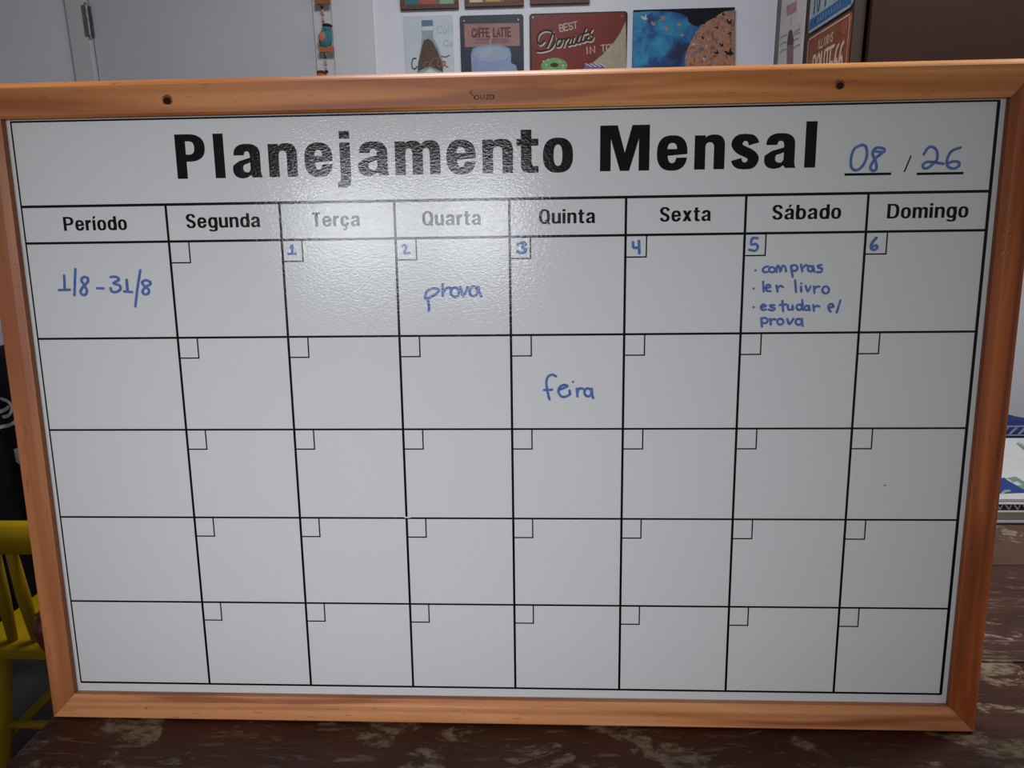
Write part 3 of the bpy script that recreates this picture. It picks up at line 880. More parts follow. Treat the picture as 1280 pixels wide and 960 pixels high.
# ================================================================== PICTURES AND TIN SIGNS ON THE BACK WALL
class Hung:
    """a flat thing hung on the back wall (or on the cabinet side): its local x runs along the wall, z up, -y towards the viewer"""

    def __init__(self, name, px0, pz_top, px1, height, label, cat, group=None, thick=0.004, side=False):
        self.side = side
        fn = (lambda a, b: on_x(a, b, XC - thick)) if side else (lambda a, b: on_y(a, b, YB - thick))
        a, b = fn(*px0), fn(*px1)
        self.top = pz_top if side else EYE.z + (pz_top - EYE.z) * (YB - thick - EYE.y) / (YB - EYE.y)
        if side:
            self.c = Vector((XC, (a.y + b.y) / 2, self.top - height))
            self.w = abs(a.y - b.y)
        else:
            self.c = Vector(((a.x + b.x) / 2, YB, self.top - height))
            self.w = abs(b.x - a.x)
        self.h = height
        self.t = thick
        self.root = thing(name, self.c, label, cat, group, (0, 0, -PI / 2) if side else (0, 0, 0))

    def at(self, px, py):
        if self.side:
            p = on_x(px, py, XC - self.t)
            return (-(p.y - self.c.y), p.z - self.c.z)
        p = on_y(px, py, YB - self.t)
        return (p.x - self.c.x, p.z - self.c.z)

    def crop(self, ox, oy, k):
        return lambda x, y: self.at(ox + x / k, oy + y / k)

    def plate(self, name, mat, r=0.008, rim=None):
        w, h, t = self.w, self.h, self.t
        bm = bmesh.new()
        cs = ((w / 2 - r, h - r, 0), (-w / 2 + r, h - r, 90), (-w / 2 + r, r, 180), (w / 2 - r, r, 270))
        loop = [(cx + r * math.cos(math.radians(a + 15 * k)), cz + r * math.sin(math.radians(a + 15 * k))) for cx, cz, a in cs for k in range(7)] if r else \
               [(-w / 2, 0), (w / 2, 0), (w / 2, h), (-w / 2, h)]
        f = bm.faces.new([bm.verts.new((x, -t, z)) for x, z in loop])
        g = bmesh.ops.extrude_face_region(bm, geom=[f])
        bmesh.ops.translate(bm, verts=[v for v in g['geom'] if isinstance(v, bmesh.types.BMVert)], vec=(0, t - 0.0004, 0))
        return from_bm(name, bm, mat, self.root)


def flat(name, rgb, rough=0.5, var=0.10, scale=40):
    return plain(name, rgb, rough, var, scale)


zt = lambda px, py: on_y(px, py, YB).z
E0 = 0.0004

# pale sign with a cola bottle
s = Hung('wall_sign', (504, 20), zt(535, 19.5), (568, 90), 0.25, 'pale tin sign with a cola bottle and faded script, leftmost in the row', 'sign', 'tin signs on the back wall')
s.plate('plate', flat('pale_blue_tin', (186, 196, 202), 0.45, 0.06, 14), 0.001)
c = s.crop(490, 0, 7.11)
pr = Print()
pr.poly([c(262, 180), c(362, 178), c(368, 250), c(364, 330), c(420, 440), c(462, 560), c(455, 700), c(225, 700), c(232, 560), c(258, 400), c(266, 330), c(262, 250)], y=-s.t - E0, mat=0)
pr.poly([c(262, 182), c(362, 178), c(366, 232), c(264, 236)], y=-s.t - 2 * E0, mat=1)
pr.poly([c(262, 236), c(366, 232), c(362, 270), c(268, 274)], y=-s.t - 2 * E0, mat=3)
pr.poly([c(272, 400), c(284, 360), c(322, 344), c(356, 366), c(400, 440), c(448, 560), c(452, 640), c(390, 610), c(330, 590), c(250, 625), c(228, 640), c(234, 560)], y=-s.t - 3 * E0, mat=2)
pr.poly([c(250, 625), c(330, 592), c(390, 612), c(430, 640), c(440, 720), c(236, 720)], y=-s.t - 4 * E0, mat=0)
pr.poly([c(258, 720), c(290, 640), c(340, 610), c(400, 640), c(430, 720)], y=-s.t - 5 * E0, mat=3)
pr.build('printed_bottle', [flat('bottle_glass_print', (140, 156, 158)), flat('bottle_cap_print', (92, 116, 138)), flat('cola_brown_print', (84, 66, 56), 0.5, 0.3, 120), flat('label_print', (190, 198, 196))], s.root)
pr = Print()
for st in ([(215, 520), (190, 520), (178, 560), (182, 600), (205, 612), (225, 590)], [(255, 560), (240, 590), (255, 610), (275, 590), (268, 560), (255, 560)]):
    pr.ribbon([c(*q) for q in st], 0.0034, -s.t - 6 * E0, 1)
for st in ([(400, 520), (372, 515), (350, 545), (352, 590), (380, 590)], [(300, 550), (290, 590), (320, 600), (335, 560), (300, 550)], [(420, 500), (408, 560), (412, 595), (430, 590)],
           [(465, 545), (445, 550), (442, 585), (465, 580), (475, 545), (478, 590), (500, 590)], [(440, 498), (480, 505), (512, 490)]):
    pr.ribbon([c(*q) for q in st], 0.0026, -s.t - 6 * E0, 0)
pr.build('script_lettering', [flat('red_brown_script', (138, 100, 92)), flat('dark_script', (92, 80, 80))], s.root)
pr = Print()
for st in ([(442, 240), (415, 230), (400, 260), (410, 292), (440, 290)], [(475, 262), (458, 270), (460, 294), (480, 288), (484, 262), (486, 294)], [(506, 215), (504, 292)], [(530, 212), (528, 292)],
           [(498, 365), (472, 362), (460, 390), (472, 408), (498, 404)], [(530, 380), (512, 386), (514, 408), (534, 402), (530, 380)]):
    pr.ribbon([c(*q) for q in st], 0.0022, -s.t - E0)
pr.build('faded_lettering', flat('faded_blue_script', (152, 166, 180)), s.root)

# caffe latte sign
s = Hung('wall_sign', (574.4, 20), zt(614, 18.6), (654.2, 20), 0.30, 'dark tin sign reading CAFFE LATTE with a pale cup', 'sign', 'tin signs on the back wall')
s.plate('plate', flat('blue_black_tin', (40, 46, 60), 0.4), 0.009)
c = s.crop(490, 0, 7.11)
pr = Print()
pr.poly([c(640, 212), c(1130, 204), c(1138, 408), c(648, 420)], y=-s.t - E0)
pr.build('printed_banner', flat('dusty_pink_print', (148, 112, 108), 0.5, 0.14, 60), s.root)
pr = Print()
A_, B_, C_ = c(715, 330), c(1055, 322), c(712, 256)
lat = lambda u, v: (A_[0] + (B_[0] - A_[0]) * u + (C_[0] - A_[0]) * v, A_[1] + (B_[1] - A_[1]) * u + (C_[1] - A_[1]) * v)
pen_word(pr, 'CAFFE LATTE', lat, 0.0046, -s.t - 2 * E0, 0, 0.30)
for y0 in (348, 362, 380):
    pr.ribbon([c(735, y0), c(1045, y0 - 6)], 0.0009, -s.t - 2 * E0, smooth=False)
pr.build('lettering', flat('dark_red_print', (96, 46, 48)), s.root)
pr = Print()
pr.poly([c(702, 480), c(720, 430), c(790, 405), c(880, 398), c(980, 405), c(1045, 430), c(1060, 480), c(1058, 560), c(1100, 580), c(1118, 640), c(1120, 780), c(1080, 780), c(1070, 660), c(1055, 640), c(1040, 800), c(730, 800), c(708, 620)], y=-s.t - 3 * E0, mat=0)
pr.poly([c(722, 490), c(740, 446), c(800, 422), c(880, 414), c(970, 420), c(1030, 446), c(1046, 486), c(1010, 530), c(900, 556), c(790, 540)], y=-s.t - 4 * E0, mat=1)
pr.ribbon([c(880, 400), c(872, 370), c(886, 340), c(880, 300)], 0.0022, -s.t - 5 * E0, 2)
pr.build('printed_cup', [flat('cup_blue_print', (128, 146, 178)), flat('cup_foam_print', (150, 160, 180)), flat('steam_print', (176, 178, 184))], s.root)
for q in ((640, 186), (1122, 174)):
    pr = Print()
    pr.disc(*c(*q), 0.0022, y=-s.t - E0)
    pr.build('screw_head', M['metal'], s.root)

# best donuts sign
s = Hung('wall_sign', (661.7, 20), zt(722, 15.5), (784.4, 20), 0.205, 'dark red tin sign reading BEST Donuts IN TOWN', 'sign', 'tin signs on the back wall')
s.plate('plate', flat('rusty_black_tin', (44, 34, 30), 0.4, 0.5, 60), 0.010)
c = s.crop(650, 0, 8.533)
pr = Print()
pr.poly([c(122, 165), c(1110, 132), c(1128, 220), c(1060, 360), c(1000, 450), c(880, 580), c(780, 660), c(640, 760), c(560, 840), c(128, 840)], y=-s.t - E0, mat=0)
pr.poly([c(1128, 225), c(1134, 700), c(1136, 840), c(560, 842), c(640, 762), c(782, 662), c(880, 582), c(1000, 452), c(1062, 362)], y=-s.t - E0, mat=1)
pr.build('printed_field', [flat('dark_red_field', (112, 40, 36), 0.4, 0.12, 30), flat('cream_field', (158, 150, 128), 0.4, 0.1, 60)], s.root)
pr = Print()
A_, B_, C_ = c(428, 338), c(612, 302), c(418, 268)
bes = lambda u, v: (A_[0] + (B_[0] - A_[0]) * u + (C_[0] - A_[0]) * v, A_[1] + (B_[1] - A_[1]) * u + (C_[1] - A_[1]) * v)
pen_word(pr, 'BEST', bes, 0.0034, -s.t - 2 * E0, 0, 0.30)
A_, B_, C_ = c(694, 576), c(1085, 524), c(690, 508)
itw = lambda u, v: (A_[0] + (B_[0] - A_[0]) * u + (C_[0] - A_[0]) * v, A_[1] + (B_[1] - A_[1]) * u + (C_[1] - A_[1]) * v)
pen_word(pr, 'IN TOWN', itw, 0.0036, -s.t - 2 * E0, 0, 0.22)
pr.build('capital_lettering', flat('cream_lettering', (176, 160, 142)), s.root)
DON = [[(350, 330), (330, 400), (290, 500)], [(180, 545), (240, 545), (330, 515), (375, 430), (345, 345), (270, 325), (205, 360), (185, 430), (215, 475), (260, 440)],
       [(430, 415), (395, 440), (390, 490), (425, 490), (450, 440), (430, 415), (470, 420)], [(490, 410), (465, 495)], [(475, 450), (515, 405), (535, 415), (515, 480), (545, 475)],
       [(575, 395), (555, 465), (590, 465), (630, 385)], [(630, 385), (610, 455), (640, 455)], [(700, 300), (655, 430), (690, 440), (725, 390)], [(650, 370), (735, 345)],
       [(770, 310), (745, 360), (780, 390), (760, 430), (715, 430)]]
for y, mat, dx, dy, nm, w in ((3, flat('cream_shadow', (190, 178, 156)), 8, 16, 'script_shadow', 0.0052), (5, flat('black_script', (20, 18, 18)), 0, 0, 'script_lettering', 0.0050)):
    pr = Print()
    for st in DON:
        pr.ribbon([c(x + dx, yy + dy) for x, yy in st], w, -s.t - y * E0)
    pr.build(nm, mat, s.root)
pr = Print()
q0 = c(365, 690)
pr.disc(q0[0], q0[1] - 0.004, 0.042, 0.024, 28, -s.t - 2 * E0, 0)
pr.disc(q0[0], q0[1] - 0.001, 0.013, 0.0065, 18, -s.t - 3 * E0, 1)
for q in ((250, 655), (300, 640), (430, 660), (460, 700), (285, 690)):
    pr.disc(*c(*q), 0.0022, y=-s.t - 3 * E0, mat=2)
pr.poly([c(690, 690), c(760, 672), c(900, 700), c(900, 780), c(680, 780)], y=-s.t - 2 * E0, mat=3)
for x in (700, 750, 800, 850):
    pr.ribbon([c(x, 680), c(x + 60, 712)], 0.0022, -s.t - 3 * E0, 2, smooth=False)
pr.build('printed_donuts', [flat('green_icing', (110, 152, 96), 0.5, 0.2, 90), flat('donut_hole', (48, 40, 26)), flat('sprinkle_white', (206, 206, 196)), flat('violet_icing', (112, 86, 150), 0.5, 0.2, 90)], s.root)
for q in ((138, 185), (1088, 172)):
    pr = Print()
    pr.disc(*c(*q), 0.0022, y=-s.t - 2 * E0)
    pr.build('screw_head', M['metal'], s.root)

# blue canvas with birds
s = Hung('canvas_picture', (791.7, 30), zt(855, 10.8), (917.7, 30), 0.215, 'blue canvas picture with flying birds and a brown rounded shape, right end of the row', 'picture', thick=0.018)


def night_blue():
    t = NT('painted_blue')
    v = t.coords()
    t.base(t.ramp(t.noise(v, 13, 3, 0.5, 0.6), [(0.36, (8, 24, 62)), (0.47, (6, 70, 130)), (0.56, (14, 118, 162)), (0.70, (50, 152, 176))]))
    t.b.inputs['Roughness'].default_value = 0.6
    return t.m


s.plate('canvas', night_blue(), 0)
c = s.crop(780, 0, 8.533)
pr = Print()
pr.poly([(-s.w / 2, s.h), (s.w / 2, s.h), c(1174, 112), c(1060, 125), c(960, 190), c(850, 245), c(790, 285), c(740, 270), c(690, 235), c(672, 180), c(600, 140), c(480, 122), c(300, 118), (-s.w / 2, s.h - 0.006)], y=-s.t - E0)
pr.build('painted_night', flat('painted_black', (12, 12, 24), 0.6, 0.4, 20), s.root)


def speckled():
    t = NT('painted_brown_speckle')
    v = t.coords()
    a = t.ramp(t.noise(v, 70, 3, 0.6), [(0.36, (120, 70, 44)), (0.50, (176, 124, 92)), (0.62, (150, 96, 66)), (0.70, (196, 156, 128))])
    b = t.ramp(t.noise(v, 95, 1, 0.5), [(0.60, (0, 0, 0, 1)), (0.64, (0.8, 0.8, 0.8, 1))])
    t.base(t.mix(b, a, lin((96, 110, 130))))
    t.b.inputs['Roughness'].default_value = 0.6
    return t.m


pr = Print()
pr.poly([c(1176, 106), c(1060, 125), c(960, 190), c(850, 255), c(770, 340), c(720, 430), c(680, 520), c(650, 620), c(655, 700), c(640, 900), c(1176, 900)], y=-s.t - 2 * E0)
pr.build('painted_round_shape', speckled(), s.root)
pr = Print()


def bird(x, y, k, mat, r=0.0):
    ca, sa = math.cos(r), math.sin(r)
    pts = [(-42, -12), (-18, -16), (-4, 2), (16, -46), (20, -8), (40, 14), (6, 26), (-16, 16)]
    pr.poly([c(x + k * (a * ca - b * sa), y + k * (a * sa + b * ca)) for a, b in pts], y=-s.t - 3 * E0, mat=mat)


for x, y, k, mm_, r in ((215, 190, 1.0, 0, 0.1), (310, 250, .8, 1, .6), (405, 200, .9, 1, -1.0), (455, 305, .75, 1, .9), (585, 262, .7, 1, .2), (615, 375, .7, 1, -.4),
                        (1120, 230, 1.0, 2, .5), (1060, 150, .6, 2, 1.2), (965, 180, .6, 2, .2), (1125, 355, .6, 2, -.6), (1040, 480, .7, 2, .3), (985, 560, .8, 2, -.2), (1120, 560, 1.35, 2, -.1),
                        (840, 400, .6, 2, .9), (900, 350, .5, 3, .3), (980, 420, .6, 3, .1), (820, 510, .7, 3, 1.4), (860, 600, .7, 3, .4), (740, 470, .5, 4, .2), (850, 630, .5, 4, .8), (990, 295, .6, 2, .1), (850, 245, .6, 2, -.5)):
    bird(x, y, k, mm_, r)
pr.build('painted_birds', [flat('bird_white', (190, 184, 176)), flat('bird_tan', (160, 130, 116)), flat('bird_black', (26, 20, 22)), flat('bird_slate', (92, 102, 120)), flat('bird_cream', (208, 190, 172))], s.root)

# three framed prints above
FR = flat('brown_frame_wood', (92, 62, 50), 0.5, 0.12, 60)
FRAMES = (((500, 5), (573, 5), on_y(536, 10.2, YB).z, 'brown framed print with teal, red and green blocks above the bottle sign', ((48, 104, 112), (160, 84, 66), (126, 164, 136))),
          ((580.5, 4), (654.6, 4), on_y(617, 7.2, YB).z, 'brown framed print with yellow and red blocks above the coffee sign', ((196, 176, 150), (172, 146, 70), (128, 60, 44))),
          ((662.3, 2), (736.8, 2), on_y(700, 3.8, YB).z, 'brown framed print with hardly its lower edge visible, above the donuts sign', ((100, 70, 56), (110, 76, 60), (96, 66, 54))))
for p0, p1, zb, lb, cols in FRAMES:
    s = Hung('framed_print', p0, zb + 0.25, p1, 0.25, lb, 'picture', 'framed prints above the tin signs', thick=0.014)
    w, h, t, r = s.w, s.h, s.t, 0.012
    bm = bmesh.new()
    for a, b in (((-w / 2, 0), (w / 2, r)), ((-w / 2, h - r), (w / 2, h)), ((-w / 2, r), (-w / 2 + r, h - r)), ((w / 2 - r, r), (w / 2, h - r))):
        box(bm, (a[0], -t, a[1]), (b[0], -0.0004, b[1]), 0.001)
    from_bm('frame', bm, FR, s.root)
    bm = bmesh.new()
    box(bm, (-w / 2 + r * 0.8, -0.006, r * 0.8), (w / 2 - r * 0.8, -0.002, h - r * 0.8))
    from_bm('print_sheet', bm, flat('print_sheet_brown', (120, 92, 76)), s.root)
    pr = Print()
    u0, u1 = -w / 2 + r * 1.05, w / 2 - r * 1.05
    for k, (fa, fb) in enumerate(((0.02, 0.27), (0.34, 0.62), (0.70, 0.98))):
        pr.rect(u0 + (u1 - u0) * fa, r * 1.2, u0 + (u1 - u0) * fb, r * 1.2 + 0.085, -0.0066, k)
        pr.rect(u0 + (u1 - u0) * fa, r * 1.2 + 0.1, u0 + (u1 - u0) * fb, h - r * 1.3, -0.0066, (k + 1) % 3)
    pr.build('printed_blocks', [flat('print_block_%d' % k, q) for k, q in enumerate(cols)], s.root)

# ================================================================== CABINET WITH PLATES ON ITS SIDE
CZ0, CZ1 = 1.58, 2.30
cab = thing('wall_cabinet', (XC + 0.62, YC1, CZ0), 'dark brown wall cabinet hung at the right above the table', 'cabinet')
x0, x1 = XC + 0.0005 - (XC + 0.62), XC + 1.24 - (XC + 0.62)
dY = YC0 - YC1
bm = bmesh.new()
box(bm, (x0, dY, 0), (x0 + 0.018, -0.0005, CZ1 - CZ0), 0.001)
box(bm, (x1 - 0.018, dY, 0), (x1, -0.0005, CZ1 - CZ0), 0.001)
box(bm, (x0 + 0.018, dY + 0.004, 0), (x1 - 0.018, -0.0005, 0.018))
box(bm, (x0 + 0.018, dY + 0.004, CZ1 - CZ0 - 0.018), (x1 - 0.018, -0.0005, CZ1 - CZ0))
box(bm, (x0 + 0.018, -0.008, 0.018), (x1 - 0.018, -0.0005, CZ1 - CZ0 - 0.018))
from_bm('carcass', bm, M['cabinet'], cab)
bm = bmesh.new()
box(bm, (x0, dY - 0.002, 0), (x0 + 0.026, dY - 0.0001, CZ1 - CZ0))
tag(from_bm('edge_band', bm, M['cabinet_edge'], cab), 'grey brown front edge of the cabinet side')
for k in range(2):
    bm = bmesh.new()
    xa = x0 + 0.034 + k * (x1 - x0 - 0.034) / 2
    xb = xa + (x1 - x0 - 0.034) / 2 - 0.004
    box(bm, (xa, dY - 0.018, 0.002), (xb, dY - 0.0005, CZ1 - CZ0 - 0.002), 0.001)
    dd = from_bm('door', bm, M['cabinet'], cab)
    bm = bmesh.new()
    hx = xb - 0.05 if k == 0 else xa + 0.05
    tube(bm, [(hx, dY - 0.045, 0.34), (hx, dY - 0.045, 0.50)], 0.005)
    for zz in (0.36, 0.48):
        tube(bm, [(hx, dY - 0.045, zz), (hx, dY - 0.0175, zz)], 0.004)
    from_bm('handle', bm, M['metal'], dd)

# number plates and poster on the side
zx = lambda px, py: on_x(px, py, XC).z
s = Hung('number_plate', (1010, 44), zx(1010, 44) + 0.152, (1064, 12), 0.152, 'pale blue number plate with a blue lower band on the cabinet side', 'number plate', 'number plates on the cabinet side', 0.004, True)
s.plate('plate', flat('pale_plate_enamel', (146, 160, 164), 0.45), 0.012)
w = s.w
pr = Print()
pr.rect(-w / 2 + 0.004, 0.007, w / 2 - 0.004, 0.034, -s.t - E0)
pr.build('blue_band', flat('blue_band_enamel', (42, 88, 138)), s.root)
pr = Print()
fm = lambda u, v: (-w / 2 + 0.035 + (w - 0.075) * u, 0.044 + 0.075 * v)
pen_word(pr, 'N/4 1HJ', fm, 0.009, -s.t - E0, 0, 0.5)
for x in (-w / 2 + 0.05, w / 2 - 0.07):
    pr.disc(x, 0.021, 0.006, y=-s.t - 2 * E0)
pr.build('lettering', flat('navy_lettering', (34, 46, 62)), s.root)
pr = Print()
for k in range(9):
    x = -0.075 + k * 0.018
    pr.ribbon([(x, 0.014), (x + 0.003, 0.027)], 0.0022, -s.t - 2 * E0, smooth=False)
    pr.ribbon([(x + 0.003, 0.027), (x + 0.009, 0.014)], 0.0022, -s.t - 2 * E0, smooth=False)
pr.build('small_lettering', flat('pale_blue_lettering', (120, 152, 180)), s.root)

s = Hung('number_plate', (1010, 48), zx(1012, 47.5), (1064, 22), 0.152, 'rusty brown number plate reading ROUTE66 on the cabinet side', 'number plate', 'number plates on the cabinet side', 0.004, True)
s.plate('plate', flat('rust_brown_enamel', (122, 66, 34), 0.45, 0.25, 40), 0.012)
w, h = s.w, s.h
pr = Print()
for a, b in (((-w / 2 + 0.012, h - 0.006), (w / 2 - 0.012, h - 0.006)), ((w / 2 - 0.006, h - 0.012), (w / 2 - 0.006, 0.012)), ((-w / 2 + 0.006, h - 0.012), (-w / 2 + 0.006, 0.012)), ((-w / 2 + 0.012, 0.006), (w / 2 - 0.012, 0.006))):
    pr.ribbon([a, b], 0.003, -s.t - E0, smooth=False)
pen_word(pr, 'ILLINOIS', lambda u, v: (-0.062 + 0.10 * u, h - 0.044 + 0.020 * v), 0.0032, -s.t - E0, 0, 0.5)
pen_word(pr, 'ROUTE66', lambda u, v: (-w / 2 + 0.055 + (w - 0.085) * u, 0.016 + 0.078 * v), 0.0085, -s.t - E0, 0, 0.42)
pr.build('lettering', flat('cream_enamel', (196, 176, 156)), s.root)
pr = Print()
pr.rect(w / 2 - 0.052, h - 0.042, w / 2 - 0.018, h - 0.016, -s.t - E0)
pr.build('sticker', flat('red_sticker', (150, 74, 58), 0.5, 0.3, 90), s.root)

s = Hung('wall_poster', (974.5, 40), zx(990, 2) + 0.14, (1002.5, 50), 0.42, 'white poster with a pink label and dark bottle beside the cabinet', 'poster', None, 0.006, True)
s.plate('sheet', flat('poster_white', (196, 190, 186), 0.7, 0.05, 20), 0)
c = s.crop(960, 0, 9.14)
pr = Print()
pr.poly([c(214, 70), c(328, 10), c(326, 130), c(216, 190)], y=-s.t - E0, mat=0)
pr.ribbon([c(266, 200), c(262, 280)], 0.005, -s.t - E0, 1, smooth=False)
pr.poly([c(235, 370), c(250, 345), c(272, 335), c(284, 380), c(296, 450), c(290, 510), c(286, 800), c(216, 800), c(218, 500), c(226, 430)], y=-s.t - E0, mat=2)
pr.poly([c(218, 520), c(288, 510), c(286, 800), c(216, 800)], y=-s.t - 2 * E0, mat=3)
for a, b in (((140, 440), (215, 400)), ((300, 380), (370, 330)), ((140, 520), (210, 480)), ((300, 410), (370, 370)), ((140, 600), (210, 560)), ((296, 550), (366, 510)), ((298, 470), (350, 440)), ((360, 280), (356, 330))):
    mid = ((a[0] + b[0]) / 2, (a[1] + b[1]) / 2 - 10)
    pr.ribbon([c(*a), c(*mid), c(*b)], 0.0045, -s.t - E0, 1)
pr.build('printed_bottle', [flat('pink_label', (170, 122, 124), 0.6, 0.15, 60), flat('grey_script', (140, 136, 134)), flat('bottle_dark', (70, 52, 56)), flat('bottle_label', (124, 92, 98))], s.root)
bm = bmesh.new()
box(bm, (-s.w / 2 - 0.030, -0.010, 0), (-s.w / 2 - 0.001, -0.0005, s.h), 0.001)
from_bm('corner_shade_strip', bm, flat('corner_shade_grey', (98, 96, 96)), s.root)  # added grey strip standing in for the shade at the wall corner

# ================================================================== THE GARLAND OF LITTLE BIRDS ON THE DOOR JAMB
gx = on_y(404, 50, YB - 0.03).x
gtop = 2.09
gar = thing('bird_garland', (gx, YB - 0.03, on_y(404, 110, YB - 0.03).z), 'hanging string of little cloth birds and beads on the white door jamb', 'garland')
G = loc_of(gar)


def gp(px, py, dy=0.0):
    p = on_y(px, py, YB - 0.03 + dy) - G
    return p


bm = bmesh.new()
tube(bm, [gp(410, 108), gp(407.5, 70), gp(406, 40), gp(403, 10), Vector((gp(400, -40).x, 0, gtop - G.z))], 0.0009, 6)
from_bm('cord', bm, flat('pale_cord', (176, 160, 152)), gar)
pk, bk, wd = flat('pink_bead', (168, 118, 104)), flat('black_bead', (34, 26, 28)), flat('pale_bead', (190, 164, 150))
for px, py, r, mt in ((402.5, 9, 2.0, bk), (403.3, 14, 1.2, wd), (403.6, 18.5, 1.7, pk), (404.0, 22.5, 1.2, wd), (404.2, 27, 1.8, pk), (404.6, 31, 1.2, wd),
                      (406.4, 69, 1.3, bk), (406.6, 72, 1.6, bk), (407, 77, 1.2, wd), (407.3, 81, 1.5, pk), (407.8, 85, 1.3, wd), (408.2, 89.5, 2.0, bk)):
    bm = bmesh.new()
    bmesh.ops.create_uvsphere(bm, u_segments=12, v_segments=8, radius=r * 0.0026)
    bmesh.ops.translate(bm, verts=bm.verts, vec=gp(px, py))
    from_bm('bead', bm, mt, gar, True)


def cloth_bird(cx, cy, body, wing, cap, tail):
    ctr = gp(cx, cy)
    k = 0.0026

    def lump(name, dx, dz, rx, ry, rz, mat, rot=0.0, parent=gar, dy=0.0):
        bm = bmesh.new()
        bmesh.ops.create_uvsphere(bm, u_segments=18, v_segments=12, radius=1.0)
        bmesh.ops.scale(bm, verts=bm.verts, vec=(rx * k, ry * k, rz * k))
        bmesh.ops.rotate(bm, verts=bm.verts, cent=(0, 0, 0), matrix=Matrix.Rotation(rot, 3, 'Y'))
        bmesh.ops.translate(bm, verts=bm.verts, vec=ctr + Vector((dx * k, dy * k, dz * k)))
        return from_bm(name, bm, mat, parent, True)
    b = lump('bird_body', 0, 0, 8.2, 4.5, 11.5, body, 0.25)
    lump('head', 2.5, 10.5, 5.5, 4.2, 5.5, body, 0, b)
    lump('cap', 3.0, 14.0, 6.2, 4.6, 2.6, cap, 0.1, b)
    lump('wing', -3.5, 1.0, 4.6, 2.2, 6.0, wing, 0.4, b, -3.4)
    bm = bmesh.new()
    for a, q in ((-6, 0.25), (0, 0.0), (6, -0.25)):
        box(bm, ctr + Vector(((a - 3.2) * k, -1.5 * k, -15.5 * k)), ctr + Vector(((a + 3.2) * k, 1.5 * k, -9 * k)), 0.0012)
    from_bm('tail', bm, tail, b)


teal, coral = flat('teal_cloth', (62, 118, 124), 0.9, 0.25, 200), flat('coral_cloth', (186, 110, 92), 0.9, 0.2, 200)
darkred, orange, brown = flat('dark_red_cloth', (112, 30, 36), 0.9), flat('orange_cloth', (172, 100, 70), 0.9, 0.2, 200), flat('brown_cloth', (140, 90, 56), 0.9, 0.3, 200)
darkcap = flat('dark_cap_cloth', (52, 28, 36), 0.9)
cloth_bird(407, 48, teal, coral, darkcap, orange)
cloth_bird(402, -12, coral, teal, darkred, brown)
cloth_bird(400, 106, orange, brown, darkred, teal)

# ================================================================== PAPERS AND CLOTH AT THE RIGHT END OF THE TABLE
def mag_map(z):
    return lambda ox, oy, k: (lambda x, y: on_z(ox + x / k, oy + y / k, z))


XM0 = 0.60
fy = on_z(1262, 655, TABLE_Z).y
NAV = flat('navy_cover', (34, 60, 122), 0.45, 0.12, 30)
z = TABLE_Z + 0.0006
# thick lower book
bk_ = thing('book', (XM0 + 0.2, fy + 0.12, TABLE_Z + 0.0004), 'thick white paperback at the bottom of the pile beside the board', 'book', 'reading matter piled beside the board')
bo = loc_of(bk_)


def slab(name, parent, o0, xa, xb, ya, yb, za, zb, mat, bev=0.0008):
    bm = bmesh.new()
    box(bm, Vector((xa, ya, za)) - o0, Vector((xb, yb, zb)) - o0, bev)
    return from_bm(name, bm, mat, parent)


slab('cover', bk_, bo, XM0, XM0 + 0.42, fy, fy + 0.28, z, z + 0.0055, flat('lavender_white_cover', (214, 214, 226)), 0.002)
slab('pages', bk_, bo, XM0 + 0.003, XM0 + 0.417, fy + 0.004, fy + 0.277, z + 0.0055, z + 0.0185, flat('grey_page_edges', (172, 162, 154), 0.9, 0.12, 200))
slab('cover', bk_, bo, XM0, XM0 + 0.42, fy, fy + 0.28, z + 0.0185, z + 0.0215, M['paper'], 0.001)
z += 0.0222
mg = thing('magazine', (XM0 + 0.2, fy + 0.12, z), 'magazine with a dark spine of white lettering in the middle of the pile', 'magazine', 'reading matter piled beside the board')
bo = loc_of(mg)
slab('pages', mg, bo, XM0 + 0.004, XM0 + 0.41, fy + 0.003, fy + 0.275, z, z + 0.0095, flat('dark_spine', (44, 42, 66), 0.5))
pr = Print()
for k in range(11):
    x = 0.75 - bo.x + k * 0.0135
    pr.ribbon([(x, 0.0086), (x + 0.006, 0.0010)], 0.0022, fy + 0.0026 - bo.y, smooth=False)
    pr.ribbon([(x + 0.006, 0.0010), (x + 0.0085, 0.0086)], 0.0018, fy + 0.0026 - bo.y, smooth=False)
pr.build('spine_lettering', flat('white_spine_lettering', (190, 190, 198)), mg)
slab('cover', mg, bo, XM0 + 0.002, XM0 + 0.412, fy + 0.001, fy + 0.277, z + 0.0095, z + 0.0125, M['paper'], 0.001)
z += 0.0131
mt = thing('magazine', (XM0 + 0.2, fy + 0.12, z), 'white magazine with blue and green printed shapes on top of the pile', 'magazine', 'reading matter piled beside the board')
bo = loc_of(mt)
slab('pages', mt, bo, XM0 + 0.004, XM0 + 0.41, fy + 0.004, fy + 0.31, z, z + 0.004, M['paper'])
slab('cover', mt, bo, XM0 + 0.003, XM0 + 0.411, fy + 0.003, fy + 0.311, z + 0.004, z + 0.0054, flat('white_glossy_cover', (196, 196, 198), 0.35, 0.05, 25), 0.0003)
zt_ = z + 0.0054 + 0.0003


class TopPrint(Print):
    def pix(self, ox, oy, k, pts, mat, dz=0.0):
        q = [on_z(ox + x / k, oy + y / k, zt_ + dz) - bo for x, y in pts]
        n0 = len(self.v)
        self.v += [tuple(p) for p in q]
        for t in tessellate_polygon([[Vector((p.x, p.y, 0)) for p in q]]):
            self.f.append(tuple(n0 + i for i in t))
            self.mi.append(mat)


